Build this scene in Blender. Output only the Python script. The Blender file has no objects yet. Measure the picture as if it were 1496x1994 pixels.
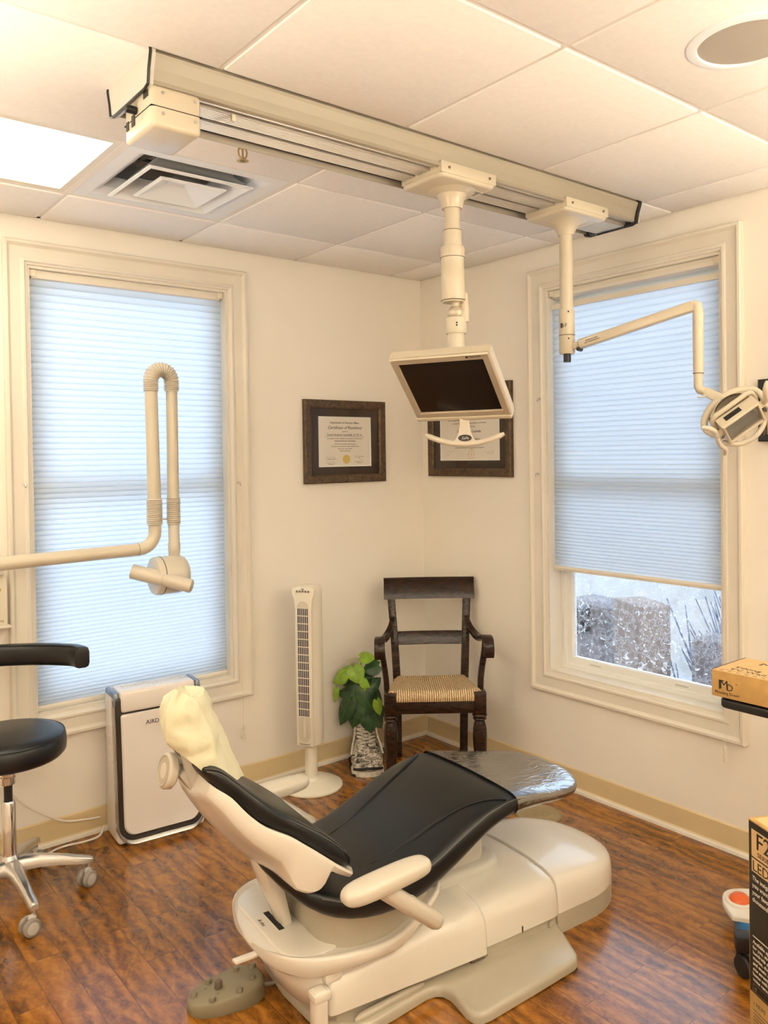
import bpy, bmesh, math, random
from mathutils import Vector, Matrix, noise
PI = math.pi
R = math.radians
random.seed(7)
SC = bpy.context.scene
COL = SC.collection
H = 2.562            # ceiling height
TL = 0.61            # ceiling tile module
GX0, GY0 = 0.221, 0.380

# ------------------------------------------------------------------ materials
def _new(name):
    m = bpy.data.materials.new(name); m.use_nodes = True
    nt = m.node_tree; b = nt.nodes['Principled BSDF']
    return m, nt, b
def nd(nt, t, **kw):
    n = nt.nodes.new(t)
    for k, v in kw.items():
        if k.startswith('_'): setattr(n, k[1:], v)
        else: n.inputs[k.replace('__', ' ')].default_value = v
    return n
def ramp(nt, stops, fac):
    r = nt.nodes.new('ShaderNodeValToRGB')
    e = r.color_ramp.elements
    while len(e) < len(stops): e.new(.5)
    for i, (p, c) in enumerate(stops):
        e[i].position = p; e[i].color = (*c, 1) if len(c) == 3 else c
    nt.links.new(fac, r.inputs[0])
    return r
def mat(name, col, rough=.5, metal=0., var=0., vscale=8., bump=0., bscale=150., spec=.5, coat=0., dist=.002):
    m, nt, b = _new(name)
    b.inputs['Base Color'].default_value = (*col, 1)
    b.inputs['Roughness'].default_value = rough
    b.inputs['Metallic'].default_value = metal
    b.inputs['Specular IOR Level'].default_value = spec
    b.inputs['Coat Weight'].default_value = coat
    b.inputs['Coat Roughness'].default_value = .1
    tc = nd(nt, 'ShaderNodeTexCoord')
    if var:
        n = nd(nt, 'ShaderNodeTexNoise', Scale=vscale, Detail=5.)
        nt.links.new(tc.outputs['Object'], n.inputs['Vector'])
        lo = tuple(max(0, c * (1 - var)) for c in col); hi = tuple(min(1, c * (1 + var)) for c in col)
        r = ramp(nt, [(.3, lo), (.7, hi)], n.outputs['Fac'])
        nt.links.new(r.outputs[0], b.inputs['Base Color'])
    if bump:
        n = nd(nt, 'ShaderNodeTexNoise', Scale=bscale, Detail=4.)
        nt.links.new(tc.outputs['Object'], n.inputs['Vector'])
        bp = nd(nt, 'ShaderNodeBump', Strength=bump, Distance=dist)
        nt.links.new(n.outputs['Fac'], bp.inputs['Height'])
        nt.links.new(bp.outputs[0], b.inputs['Normal'])
    return m
MT = {}
MT['wall'] = mat('wall_paint', (.925, .865, .765), .6, var=.02, vscale=2, bump=.08, bscale=300)
MT['ceiling'] = mat('ceiling_tile', (.94, .905, .865), .9, var=.02, vscale=60, bump=.25, bscale=500)
MT['grid'] = mat('grid_bar', (.86, .81, .75), .5)
MT['trim'] = mat('trim_paint', (.78, .72, .61), .32, var=.02)
MT['cove'] = mat('cove_base', (.70, .55, .31), .5, var=.04, vscale=4)
MT['white_pvc'] = mat('white_sash', (.86, .85, .80), .35)
MT['cream'] = mat('cream_plastic', (.62, .56, .455), .28, var=.015, coat=.25)
MT['cream_b'] = mat('cream_paint_metal', (.61, .54, .41), .3, coat=.3)
MT['chairwhite'] = mat('chair_shell', (.75, .695, .60), .25, coat=.35)
MT['greige'] = mat('greige_base', (.43, .38, .285), .35, coat=.25, var=.03)
MT['lightgrey'] = mat('light_grey', (.60, .57, .50), .4)
MT['leather'] = mat('black_leather', (.009, .0105, .0105), .30, bump=.30, bscale=420, spec=.36, dist=.001)
MT['vinyl'] = mat('black_vinyl', (.009, .010, .011), .30, bump=.2, bscale=500, spec=.4, dist=.0008)
MT['stitch'] = mat('stitch', (.10, .09, .075), .6)
MT['black'] = mat('black_plastic', (.010, .010, .010), .4)
MT['dark'] = mat('dark_void', (.012, .010, .008), .8)
MT['screen'] = mat('screen', (.010, .007, .005), .22, spec=.5)
MT['silver'] = mat('silver_bezel', (.56, .49, .38), .35, metal=.35)
MT['alu'] = mat('aluminium', (.62, .58, .52), .32, metal=.75)
MT['fascia'] = mat('rail_fascia', (.36, .32, .25), .45, metal=.15)
MT['chrome'] = mat('chrome', (.72, .70, .67), .10, metal=1.)
MT['castalu'] = mat('cast_alu', (.62, .60, .57), .25, metal=.9, var=.05, vscale=30)
MT['brass'] = mat('brass', (.55, .42, .22), .3, metal=.9)
MT['ventwhite'] = mat('vent_white', (.86, .88, .89), .4)
MT['castergrey'] = mat('caster_grey', (.30, .27, .23), .45)
MT['purwhite'] = mat('purifier_white', (.80, .735, .665), .22, coat=.3)
MT['purdark'] = mat('purifier_trim', (.035, .028, .022), .25)
MT['pursilver'] = mat('purifier_silver', (.50, .49, .47), .25, metal=.8)
MT['purblue'] = mat('purifier_shoulder', (.22, .25, .32), .25, metal=.5)
MT['fan'] = mat('fan_plastic', (.82, .75, .60), .38)
MT['fandark'] = mat('fan_slot', (.035, .03, .05), .6)
MT['ink'] = mat('ink', (.03, .022, .015), .6)
MT['inksoft'] = mat('ink_soft', (.16, .12, .08), .6)
MT['whiteink'] = mat('white_ink', (.75, .70, .58), .6)
MT['paper'] = mat('certificate_paper', (.80, .745, .65), .7)
MT['paper_edge'] = mat('mat_bevel', (.90, .88, .83), .7)
MT['matboard'] = mat('mat_board', (.040, .024, .014), .7, var=.2, vscale=60)
MT['gold'] = mat('gold_seal', (.70, .50, .12), .35, metal=.5, bump=.4, bscale=250)
MT['artpaper'] = mat('art_paper', (.72, .52, .25), .6, var=.25, vscale=9)
MT['plateivory'] = mat('ivory_plate', (.82, .74, .58), .35)
MT['leafdark'] = mat('leaf_dark', (.026, .072, .022), .33, var=.5, vscale=25, bump=.2, bscale=60)
MT['leaflite'] = mat('leaf_lime', (.26, .44, .035), .38, var=.3, vscale=30, bump=.2, bscale=60)
MT['stem'] = mat('stem_green', (.10, .15, .04), .5)
MT['orange'] = mat('orange_button', (.80, .13, .02), .3, coat=.3)
MT['blue'] = mat('blue_plastic', (.05, .22, .52), .35)
MT['whiteplastic'] = mat('white_plastic', (.84, .80, .72), .3)
MT['card'] = mat('cardboard_kraft', (.52, .31, .10), .75, var=.08, vscale=40, bump=.15, bscale=200)
MT['cardtan'] = mat('cardboard_tan', (.66, .44, .20), .7, var=.05, vscale=40)
MT['cardblack'] = mat('printed_black', (.018, .013, .009), .45, var=.3, vscale=12)
MT['cord'] = mat('cord_white', (.80, .74, .62), .45)
MT['speakergrille'] = mat('speaker_grille', (.40, .355, .30), .6, bump=.4, bscale=900)
MT['outcard'] = mat('outdoor_carton', (.26, .19, .155), .8, var=.12, vscale=9)
MT['outcard_b'] = mat('outdoor_carton_dark', (.15, .13, .14), .8, var=.2, vscale=9)
MT['outground'] = mat('outdoor_gravel', (.42, .45, .52), .9, var=.4, vscale=25)
MT['outwall'] = mat('outdoor_wall', (.50, .46, .42), .9, var=.12, vscale=5)
MT['outbush'] = mat('outdoor_brush', (.16, .19, .27), .8, var=.4, vscale=30)

def wood_dark():
    m, nt, b = _new('espresso_wood')
    tc = nd(nt, 'ShaderNodeTexCoord'); mp = nd(nt, 'ShaderNodeMapping')
    mp.inputs['Scale'].default_value = (6, 30, 30)
    n = nd(nt, 'ShaderNodeTexNoise', Scale=3., Detail=6.)
    nt.links.new(tc.outputs['Object'], mp.inputs[0]); nt.links.new(mp.outputs[0], n.inputs['Vector'])
    r = ramp(nt, [(.3, (.010, .0045, .002)), (.75, (.038, .016, .007))], n.outputs['Fac'])
    nt.links.new(r.outputs[0], b.inputs['Base Color'])
    b.inputs['Roughness'].default_value = .24; b.inputs['Coat Weight'].default_value = .08; b.inputs['Specular IOR Level'].default_value = .35
    return m
MT['espresso'] = wood_dark()
def wood_frame():
    m, nt, b = _new('frame_wood')
    tc = nd(nt, 'ShaderNodeTexCoord')
    n = nd(nt, 'ShaderNodeTexNoise', Scale=45., Detail=6., Distortion=1.)
    nt.links.new(tc.outputs['Object'], n.inputs['Vector'])
    r = ramp(nt, [(.35, (.035, .018, .008)), (.7, (.13, .075, .032))], n.outputs['Fac'])
    nt.links.new(r.outputs[0], b.inputs['Base Color']); b.inputs['Roughness'].default_value = .4
    return m
MT['framewood'] = wood_frame()
def math_node(nt, op, a, bval=None, blink=None):
    n = nt.nodes.new('ShaderNodeMath'); n.operation = op
    nt.links.new(a, n.inputs[0])
    if blink is not None: nt.links.new(blink, n.inputs[1])
    elif bval is not None: n.inputs[1].default_value = bval
    return n.outputs[0]
def floor_mat():
    m, nt, b = _new('vinyl_plank_floor')
    L = nt.links
    tc = nd(nt, 'ShaderNodeTexCoord')
    rot = nd(nt, 'ShaderNodeMapping'); rot.inputs['Rotation'].default_value = (0, 0, R(90))
    rot.inputs['Location'].default_value = (0.23, 0.002, 0)
    L.new(tc.outputs['Object'], rot.inputs[0])
    br = nd(nt, 'ShaderNodeTexBrick', Scale=1.)
    br.inputs['Mortar Size'].default_value = .0009
    br.inputs['Brick Width'].default_value = .62; br.inputs['Row Height'].default_value = .0975
    br.inputs['Mortar Smooth'].default_value = .2; br.offset = .37; br.offset_frequency = 2
    br.inputs['Color1'].default_value = (0, 0, 0, 1); br.inputs['Color2'].default_value = (1, 1, 1, 1)
    L.new(rot.outputs[0], br.inputs['Vector'])
    # per plank shift of the grain
    cmb = nd(nt, 'ShaderNodeVectorMath', _operation='MULTIPLY_ADD')
    cmb.inputs[1].default_value = (7, 7, 7)
    L.new(br.outputs['Color'], cmb.inputs[0]); L.new(rot.outputs[0], cmb.inputs[2])
    mp = nd(nt, 'ShaderNodeMapping'); mp.inputs['Scale'].default_value = (1.9, 3.4, 1)
    L.new(cmb.outputs[0], mp.inputs[0])
    n1 = nd(nt, 'ShaderNodeTexNoise', Scale=4.0, Detail=9., Roughness=.66, Distortion=2.2)
    L.new(mp.outputs[0], n1.inputs['Vector'])
    n2 = nd(nt, 'ShaderNodeTexNoise', Scale=22., Detail=6., Roughness=.7, Distortion=.6)
    L.new(mp.outputs[0], n2.inputs['Vector'])
    wv = nd(nt, 'ShaderNodeTexWave', Scale=1.6, Distortion=9., Detail=3.)
    wv.inputs['Detail Scale'].default_value = 1.2; wv.bands_direction = 'Y'
    L.new(mp.outputs[0], wv.inputs['Vector'])
    n3 = nd(nt, 'ShaderNodeTexNoise', Scale=2.6, Detail=4.)
    L.new(tc.outputs['Object'], n3.inputs['Vector'])
    a = math_node(nt, 'MULTIPLY', n1.outputs['Fac'], .40)
    b2 = math_node(nt, 'MULTIPLY', n2.outputs['Fac'], .26)
    c = math_node(nt, 'MULTIPLY', wv.outputs['Fac'], .10)
    e = math_node(nt, 'MULTIPLY', n3.outputs['Fac'], .24)
    s1 = math_node(nt, 'ADD', a, blink=b2); s2 = math_node(nt, 'ADD', s1, blink=c); s3 = math_node(nt, 'ADD', s2, blink=e)
    sep = nd(nt, 'ShaderNodeSeparateColor'); L.new(br.outputs['Color'], sep.inputs[0])
    pv = math_node(nt, 'MULTIPLY', sep.outputs[0], .07)
    s4 = math_node(nt, 'ADD', s3, blink=pv)
    rp = ramp(nt, [(.33, (.045, .014, .002)), (.43, (.105, .034, .0038)), (.52, (.215, .074, .0075)), (.61, (.34, .126, .0125)), (.74, (.48, .205, .027))], s4)
    mx = nd(nt, 'ShaderNodeMix', _data_type='RGBA'); mx.inputs[7].default_value = (.045, .016, .006, 1)
    fm = math_node(nt, 'MULTIPLY', br.outputs['Fac'], .6)
    L.new(fm, mx.inputs[0]); L.new(rp.outputs[0], mx.inputs[6])
    L.new(mx.outputs[2], b.inputs['Base Color'])
    rr = ramp(nt, [(.3, (.17, .17, .17)), (.75, (.26, .26, .26))], n2.outputs['Fac'])
    L.new(rr.outputs[0], b.inputs['Roughness'])
    b.inputs['Specular IOR Level'].default_value = .55
    b.inputs['Coat Weight'].default_value = .35; b.inputs['Coat IOR'].default_value = 1.55; b.inputs['Coat Roughness'].default_value = .12
    h = math_node(nt, 'SUBTRACT', n2.outputs['Fac'], blink=br.outputs['Fac'])
    bp = nd(nt, 'ShaderNodeBump', Strength=.22, Distance=.0015)
    L.new(h, bp.inputs['Height']); L.new(bp.outputs[0], b.inputs['Normal'])
    return m
MT['floor'] = floor_mat()
def emis(name, col, s):
    m = bpy.data.materials.new(name); m.use_nodes = True; nt = m.node_tree
    nt.nodes.clear()
    e = nd(nt, 'ShaderNodeEmission', Color=(*col, 1), Strength=s); o = nd(nt, 'ShaderNodeOutputMaterial')
    nt.links.new(e.outputs[0], o.inputs[0])
    return m
LAMP_W = 5.5
MT['fill_lowlamp'] = emis('added_downlight', (1.0, .90, .71), 2.5)  # underside glow of the added hanging lamps
MT['fill_uplamp'] = emis('added_uplight', (1.0, .92, .755), 48.0)  # added, unseen source that brightens the ceiling
MT['lamp'] = emis('troffer_lens', (1.0, .90, .71), LAMP_W)
def shade_mat(name, tint):
    m = bpy.data.materials.new(name); m.use_nodes = True; nt = m.node_tree; nt.nodes.clear(); L = nt.links
    d = nd(nt, 'ShaderNodeBsdfDiffuse', Color=(.62, .63, .64, 1)); t = nd(nt, 'ShaderNodeBsdfTranslucent', Color=(*tint, 1))
    x = nd(nt, 'ShaderNodeMixShader'); x.inputs[0].default_value = .55
    o = nd(nt, 'ShaderNodeOutputMaterial')
    L.new(d.outputs[0], x.inputs[1]); L.new(t.outputs[0], x.inputs[2]); L.new(x.outputs[0], o.inputs[0])
    return m
MT['shade'] = shade_mat('cellular_fabric', (.84, .92, 1.0))
def glass_mat(name, gl=.06, rough=.02, tint=(1, 1, 1), fr=.8):
    m = bpy.data.materials.new(name); m.use_nodes = True; nt = m.node_tree; nt.nodes.clear(); L = nt.links
    t = nd(nt, 'ShaderNodeBsdfTransparent', Color=(*tint, 1)); g = nd(nt, 'ShaderNodeBsdfGlossy', Roughness=rough)
    f = nd(nt, 'ShaderNodeLayerWeight', Blend=.25)
    k = math_node(nt, 'MULTIPLY_ADD', f.outputs['Fresnel'], fr); k.node.inputs[2].default_value = gl
    x = nd(nt, 'ShaderNodeMixShader'); o = nd(nt, 'ShaderNodeOutputMaterial')
    L.new(k, x.inputs[0]); L.new(t.outputs[0], x.inputs[1]); L.new(g.outputs[0], x.inputs[2]); L.new(x.outputs[0], o.inputs[0])
    return m
MT['glass'] = glass_mat('window_glass')
MT['picglass'] = glass_mat('picture_glass', .004, .05, (1, 1, 1), .12)
def film_mat():
    m = glass_mat('clear_plastic_sleeve', .40, .13, (.86, .85, .82)); nt = m.node_tree; L = nt.links
    tc = nd(nt, 'ShaderNodeTexCoord'); mp = nd(nt, 'ShaderNodeMapping'); mp.inputs['Scale'].default_value = (1, 2.5, 1)
    n = nd(nt, 'ShaderNodeTexNoise', Scale=14., Detail=3., Distortion=1.5)
    L.new(tc.outputs['Object'], mp.inputs[0]); L.new(mp.outputs[0], n.inputs['Vector'])
    bp = nd(nt, 'ShaderNodeBump', Strength=.5, Distance=.006); L.new(n.outputs['Fac'], bp.inputs['Height'])
    for q in nt.nodes:
        if q.type == 'BSDF_GLOSSY': L.new(bp.outputs[0], q.inputs['Normal'])
    return m
MT['film'] = film_mat()
def glint_flecked_glass():
    """pane with film glints painted on as white flecks and pale lines"""
    m = glass_mat('painted_glint_glass', .05, .02); nt = m.node_tree; L = nt.links
    tc = nd(nt, 'ShaderNodeTexCoord')
    n = nd(nt, 'ShaderNodeTexNoise', Scale=36., Detail=4., Distortion=1.6); L.new(tc.outputs['Object'], n.inputs['Vector'])
    v = nd(nt, 'ShaderNodeTexNoise', Scale=5., Detail=2.); L.new(tc.outputs['Object'], v.inputs['Vector'])
    s = math_node(nt, 'MULTIPLY_ADD', v.outputs['Fac'], .28); s.node.inputs[2].default_value = -.14
    f = math_node(nt, 'ADD', n.outputs['Fac'], blink=s)
    r1 = ramp(nt, [(.655, (0, 0, 0)), (.675, (1, 1, 1))], f)
    vo = nd(nt, 'ShaderNodeTexVoronoi', Scale=26., _feature='DISTANCE_TO_EDGE')
    w = nd(nt, 'ShaderNodeVectorMath', _operation='MULTIPLY_ADD'); w.inputs[1].default_value = (.06, .06, .06)
    L.new(n.outputs['Color'], w.inputs[0]); L.new(tc.outputs['Object'], w.inputs[2]); L.new(w.outputs[0], vo.inputs['Vector'])
    r2 = ramp(nt, [(.0, (.42, .42, .42)), (.05, (.02, .02, .02))], vo.outputs['Distance'])
    mxn = math_node(nt, 'MAXIMUM', r1.outputs[0], blink=r2.outputs[0])
    fr = nd(nt, 'ShaderNodeBsdfTranslucent', Color=(.95, .97, 1, 1)); df = nd(nt, 'ShaderNodeBsdfDiffuse', Color=(.9, .93, 1, 1))
    ad = nd(nt, 'ShaderNodeMixShader'); ad.inputs[0].default_value = .25
    L.new(fr.outputs[0], ad.inputs[1]); L.new(df.outputs[0], ad.inputs[2])
    out = [q for q in nt.nodes if q.type == 'OUTPUT_MATERIAL'][0]
    old = out.inputs[0].links[0].from_socket
    x = nd(nt, 'ShaderNodeMixShader'); L.new(mxn, x.inputs[0]); L.new(old, x.inputs[1]); L.new(ad.outputs[0], x.inputs[2]); L.new(x.outputs[0], out.inputs[0])
    return m
MT['painted_glints'] = glint_flecked_glass()  # pale flecks and lines stand in for glints off a plastic film
def paper_cover():
    m, nt, b = _new('crinkled_paper_cover'); L = nt.links
    b.inputs['Base Color'].default_value = (.78, .75, .535, 1); b.inputs['Roughness'].default_value = .75
    b.inputs['Subsurface Weight'].default_value = 0
    tc = nd(nt, 'ShaderNodeTexCoord')
    n = nd(nt, 'ShaderNodeTexNoise', Scale=13., Detail=3., Distortion=.8); n2 = nd(nt, 'ShaderNodeTexNoise', Scale=220., Detail=2.)
    L.new(tc.outputs['Object'], n.inputs['Vector']); L.new(tc.outputs['Object'], n2.inputs['Vector'])
    b1 = nd(nt, 'ShaderNodeBump', Strength=.35, Distance=.012); b2 = nd(nt, 'ShaderNodeBump', Strength=.3, Distance=.001)
    L.new(n.outputs['Fac'], b1.inputs['Height']); L.new(n2.outputs['Fac'], b2.inputs['Height'])
    L.new(b1.outputs[0], b2.inputs['Normal']); L.new(b2.outputs[0], b.inputs['Normal'])
    return m
MT['papercover'] = paper_cover()
def rush_mat():
    m, nt, b = _new('woven_rush'); L = nt.links
    tc = nd(nt, 'ShaderNodeTexCoord'); sp = nd(nt, 'ShaderNodeSeparateXYZ'); L.new(tc.outputs['Object'], sp.inputs[0])
    ax = math_node(nt, 'ABSOLUTE', sp.outputs[0]); ay = math_node(nt, 'ABSOLUTE', sp.outputs[1])
    ay2 = math_node(nt, 'MULTIPLY', ay, 1.18)
    side = math_node(nt, 'GREATER_THAN', ax, blink=ay2)
    mx = nd(nt, 'ShaderNodeMix'); L.new(side, mx.inputs[0]); L.new(sp.outputs[0], mx.inputs[2]); L.new(sp.outputs[1], mx.inputs[3])
    n = nd(nt, 'ShaderNodeTexNoise', Scale=30., Detail=3.); L.new(tc.outputs['Object'], n.inputs['Vector'])
    nn = math_node(nt, 'MULTIPLY', n.outputs['Fac'], .006)
    u = math_node(nt, 'ADD', mx.outputs[0], blink=nn)
    k = math_node(nt, 'MULTIPLY', u, 2 * PI / .0105); sn = math_node(nt, 'SINE', k)
    h = math_node(nt, 'MULTIPLY_ADD', sn, .5); h.node.inputs[2].default_value = .5
    n2 = nd(nt, 'ShaderNodeTexNoise', Scale=70., Detail=2.); L.new(tc.outputs['Object'], n2.inputs['Vector'])
    f = math_node(nt, 'MULTIPLY', h, blink=n2.outputs['Fac'])
    r = ramp(nt, [(.03, (.22, .11, .035)), (.22, (.62, .43, .21)), (.55, (.82, .66, .42))], f)
    L.new(r.outputs[0], b.inputs['Base Color']); b.inputs['Roughness'].default_value = .65
    bp = nd(nt, 'ShaderNodeBump', Strength=.8, Distance=.003); L.new(h, bp.inputs['Height']); L.new(bp.outputs[0], b.inputs['Normal'])
    return m
MT['rush'] = rush_mat()
def boot_mat():
    m, nt, b = _new('crackled_boot'); L = nt.links
    tc = nd(nt, 'ShaderNodeTexCoord')
    mp = nd(nt, 'ShaderNodeMapping'); mp.inputs['Scale'].default_value = (1, 1, 2.2); L.new(tc.outputs['Object'], mp.inputs[0])
    n = nd(nt, 'ShaderNodeTexNoise', Scale=38., Detail=5., Roughness=.7, Distortion=1.2); L.new(mp.outputs[0], n.inputs['Vector'])
    r = ramp(nt, [(.40, (.018, .013, .009)), (.50, (.34, .30, .24)), (.60, (.74, .68, .57))], n.outputs['Fac'])
    L.new(r.outputs[0], b.inputs['Base Color']); b.inputs['Roughness'].default_value = .6
    return m
MT['boot'] = boot_mat()
MT['bootdark'] = mat('boot_black', (.015, .012, .010), .6)
MT['bootlight'] = mat('boot_white', (.66, .60, .50), .6, var=.25, vscale=60)

# ------------------------------------------------------------------ mesh builder
class MB:
    def __init__(s): s.bm = bmesh.new()
    def raw(s, verts, faces, mi=0, M=None):
        vs = [s.bm.verts.new((M @ Vector(v)) if M else v) for v in verts]
        out = []
        for f in faces:
            try:
                fc = s.bm.faces.new([vs[i] for i in f]); fc.material_index = mi; out.append(fc)
            except ValueError: pass
        return vs, out
    def box(s, x0, x1, y0, y1, z0, z1, bev=0, M=None, mi=0, seg=2):
        b = bmesh.new(); bmesh.ops.create_cube(b, size=1)
        for v in b.verts:
            v.co = Vector(((x0 + x1) / 2 + v.co.x * (x1 - x0), (y0 + y1) / 2 + v.co.y * (y1 - y0), (z0 + z1) / 2 + v.co.z * (z1 - z0)))
        if bev: bmesh.ops.bevel(b, geom=b.edges[:], offset=bev, segments=seg, affect='EDGES', profile=.5)
        return s.merge(b, M, mi)
    def merge(s, b, M=None, mi=0):
        b.verts.index_update()
        r = s.raw([v.co.copy() for v in b.verts], [[v.index for v in f.verts] for f in b.faces], mi, M)
        b.free(); return s
    def prism(s, pts, z0, z1, bev=0, M=None, mi=0, seg=3, bot=False):
        """outline pts (x, y) extruded along z; bevel on the top rim (and bottom)"""
        b = bmesh.new()
        lo = [b.verts.new((x, y, z0)) for x, y in pts]; hi = [b.verts.new((x, y, z1)) for x, y in pts]
        n = len(pts)
        b.faces.new(lo[::-1]); b.faces.new(hi)
        for i in range(n): b.faces.new((lo[i], lo[(i + 1) % n], hi[(i + 1) % n], hi[i]))
        bmesh.ops.recalc_face_normals(b, faces=b.faces[:])
        if bev:
            zs = (z0, z1) if bot else (z1,)
            es = [e for e in b.edges if any(abs(e.verts[0].co.z - z) < 1e-6 and abs(e.verts[1].co.z - z) < 1e-6 for z in zs)]
            bmesh.ops.bevel(b, geom=es, offset=bev, segments=seg, affect='EDGES', profile=.5)
        return s.merge(b, M, mi)
    def loft(s, rings, closed=True, caps=True, mi=0, M=None, loop=False):
        n = len(rings[0]); vs = []; fs = []
        for r in rings: vs += [Vector(p) for p in r]
        m = len(rings)
        for i in range(m if loop else m - 1):
            i2 = (i + 1) % m
            for j in range(n if closed else n - 1):
                j2 = (j + 1) % n
                fs.append((i * n + j, i * n + j2, i2 * n + j2, i2 * n + j))
        if caps and closed and not loop:
            fs.append(tuple(range(n))[::-1]); fs.append(tuple((m - 1) * n + k for k in range(n)))
        s.raw(vs, fs, mi, M); return s
    def tube(s, pts, r, n=12, caps=True, mi=0, M=None, loop=False, up=None, flat=1.):
        pts = [Vector(p) for p in pts]; m = len(pts)
        rs = r if isinstance(r, (list, tuple)) else [r] * m
        rings = []; prev = None
        for i, p in enumerate(pts):
            a = pts[(i - 1) % m] if (loop or i) else pts[i]; c = pts[(i + 1) % m] if (loop or i < m - 1) else pts[i]
            t = (c - a).normalized()
            if prev is None:
                u = Vector(up) if up else (Vector((0, 0, 1)) if abs(t.z) < .9 else Vector((1, 0, 0)))
                u = (u - t * u.dot(t)).normalized()
            else: u = (prev - t * prev.dot(t)).normalized()
            prev = u; w = t.cross(u)
            rings.append([p + (u * math.cos(2 * PI * k / n) * flat + w * math.sin(2 * PI * k / n)) * rs[i] for k in range(n)])
        s.loft(rings, True, caps, mi, M, loop); return s
    def cyl(s, p0, p1, r0, r1=None, n=24, mi=0, M=None, bev=0):
        p0 = Vector(p0); p1 = Vector(p1); r1 = r0 if r1 is None else r1
        if bev:
            d = (p1 - p0).normalized() * bev
            return s.tube([p0, p0 + d * .3, p0 + d, p1 - d, p1 - d * .3, p1], [r0 - bev, r0 - bev * .3, r0, r1, r1 - bev * .3, r1 - bev], n, True, mi, M)
        return s.tube([p0, p1], [r0, r1], n, True, mi, M)
    def lathe(s, prof, o=(0, 0, 0), n=32, mi=0, M=None, sx=1, sy=1):
        o = Vector(o); rings = [[o + Vector((r * math.cos(2 * PI * k / n) * sx, r * math.sin(2 * PI * k / n) * sy, z)) for k in range(n)] for r, z in prof]
        s.loft(rings, True, True, mi, M); return s
    def sphere(s, c, r, mi=0, sc=(1, 1, 1), n=16, M=None):
        b = bmesh.new(); bmesh.ops.create_uvsphere(b, u_segments=n, v_segments=n // 2, radius=r)
        for v in b.verts: v.co = Vector((v.co.x * sc[0], v.co.y * sc[1], v.co.z * sc[2])) + Vector(c)
        return s.merge(b, M, mi)
    def grid(s, fn, nu, nv, mi=0, M=None):
        vs = [fn(i / nu, j / nv) for i in range(nu + 1) for j in range(nv + 1)]
        fs = [(i * (nv + 1) + j, (i + 1) * (nv + 1) + j, (i + 1) * (nv + 1) + j + 1, i * (nv + 1) + j + 1) for i in range(nu) for j in range(nv)]
        s.raw(vs, fs, mi, M); return s
    def text(s, txt, size, M, align='CENTER', ext=.0003, mi=0, shear=0., xs=1.):
        c = bpy.data.curves.new('t', 'FONT'); c.body = txt; c.size = size; c.align_x = align; c.extrude = ext; c.shear = shear; c.resolution_u = 2
        o = bpy.data.objects.new('t', c); COL.objects.link(o)
        dg = bpy.context.evaluated_depsgraph_get(); me = o.evaluated_get(dg).to_mesh()
        s.raw([(v.co.x * xs, v.co.y, v.co.z) for v in me.vertices], [tuple(p.vertices) for p in me.polygons], mi, M)
        bpy.data.objects.remove(o); bpy.data.curves.remove(c); return s
    def build(s, name, mats, parent=None, smooth=True, ang=38, sub=0, recalc=True):
        if recalc: bmesh.ops.recalc_face_normals(s.bm, faces=s.bm.faces[:])
        me = bpy.data.meshes.new(name)
        if parent is not None and parent.get('_wc'):
            bmesh.ops.translate(s.bm, verts=s.bm.verts[:], vec=-Vector(parent['_wc']))
        s.bm.to_mesh(me); s.bm.free()
        for m in (mats if isinstance(mats, (list, tuple)) else [mats]): me.materials.append(MT[m] if isinstance(m, str) else m)
        if smooth:
            me.polygons.foreach_set('use_smooth', [True] * len(me.polygons)); me.set_sharp_from_angle(angle=R(ang))
        o = bpy.data.objects.new(name, me); COL.objects.link(o)
        if sub:
            md = o.modifiers.new('sub', 'SUBSURF'); md.levels = sub; md.render_levels = sub
        if parent is not None:
            o.parent = parent
            if parent.get('_wc'): o['_wc'] = list(parent['_wc'])   # children built in world coordinates too
        return o
def thing(name, label, cat, loc=(0, 0, 0), rz=0, group=None, wc=False):
    o = bpy.data.objects.new(name, None); COL.objects.link(o)
    o.location = loc; o.rotation_euler = (0, 0, rz); o.empty_display_size = .05
    o['label'] = label; o['category'] = cat
    if group: o['group'] = group
    if wc: o['_wc'] = [float(c) for c in loc]
    return o
def tag(o, label, cat, group=None):
    o['label'] = label; o['category'] = cat
    if group: o['group'] = group
    return o
def struct(name, mb, m, parent=None, **k):
    o = mb.build(name, m, parent, **k)
    if parent is None: o['kind'] = 'structure'
    return o
def frame_sweep(mb, rect, prof, P, mi=0):
    """rect (a0,a1,b0,b1); prof [(inset, height)] from the outer rim inwards; P(a,b,h)->world"""
    a0, a1, b0, b1 = rect
    rings = []
    for (ca, cb, sa, sb) in ((a0, b0, 1, 1), (a1, b0, -1, 1), (a1, b1, -1, -1), (a0, b1, 1, -1)):
        rings.append([P(ca + sa * i, cb + sb * i, h) for i, h in prof])
    mb.loft(rings, True, False, mi, None, loop=True)
def arc(c, r, a0, a1, n, u=(1, 0, 0), v=(0, 0, 1)):
    c = Vector(c); u = Vector(u); v = Vector(v)
    return [c + u * r * math.cos(a0 + (a1 - a0) * k / n) + v * r * math.sin(a0 + (a1 - a0) * k / n) for k in range(n + 1)]
def rrect(x0, x1, y0, y1, r, n=6):
    pts = []
    for cx, cy, a in ((x1 - r, y1 - r, 0), (x0 + r, y1 - r, 90), (x0 + r, y0 + r, 180), (x1 - r, y0 + r, 270)):
        for k in range(n + 1):
            t = R(a + 90 * k / n); pts.append((cx + r * math.cos(t), cy + r * math.sin(t)))
    return pts
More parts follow.
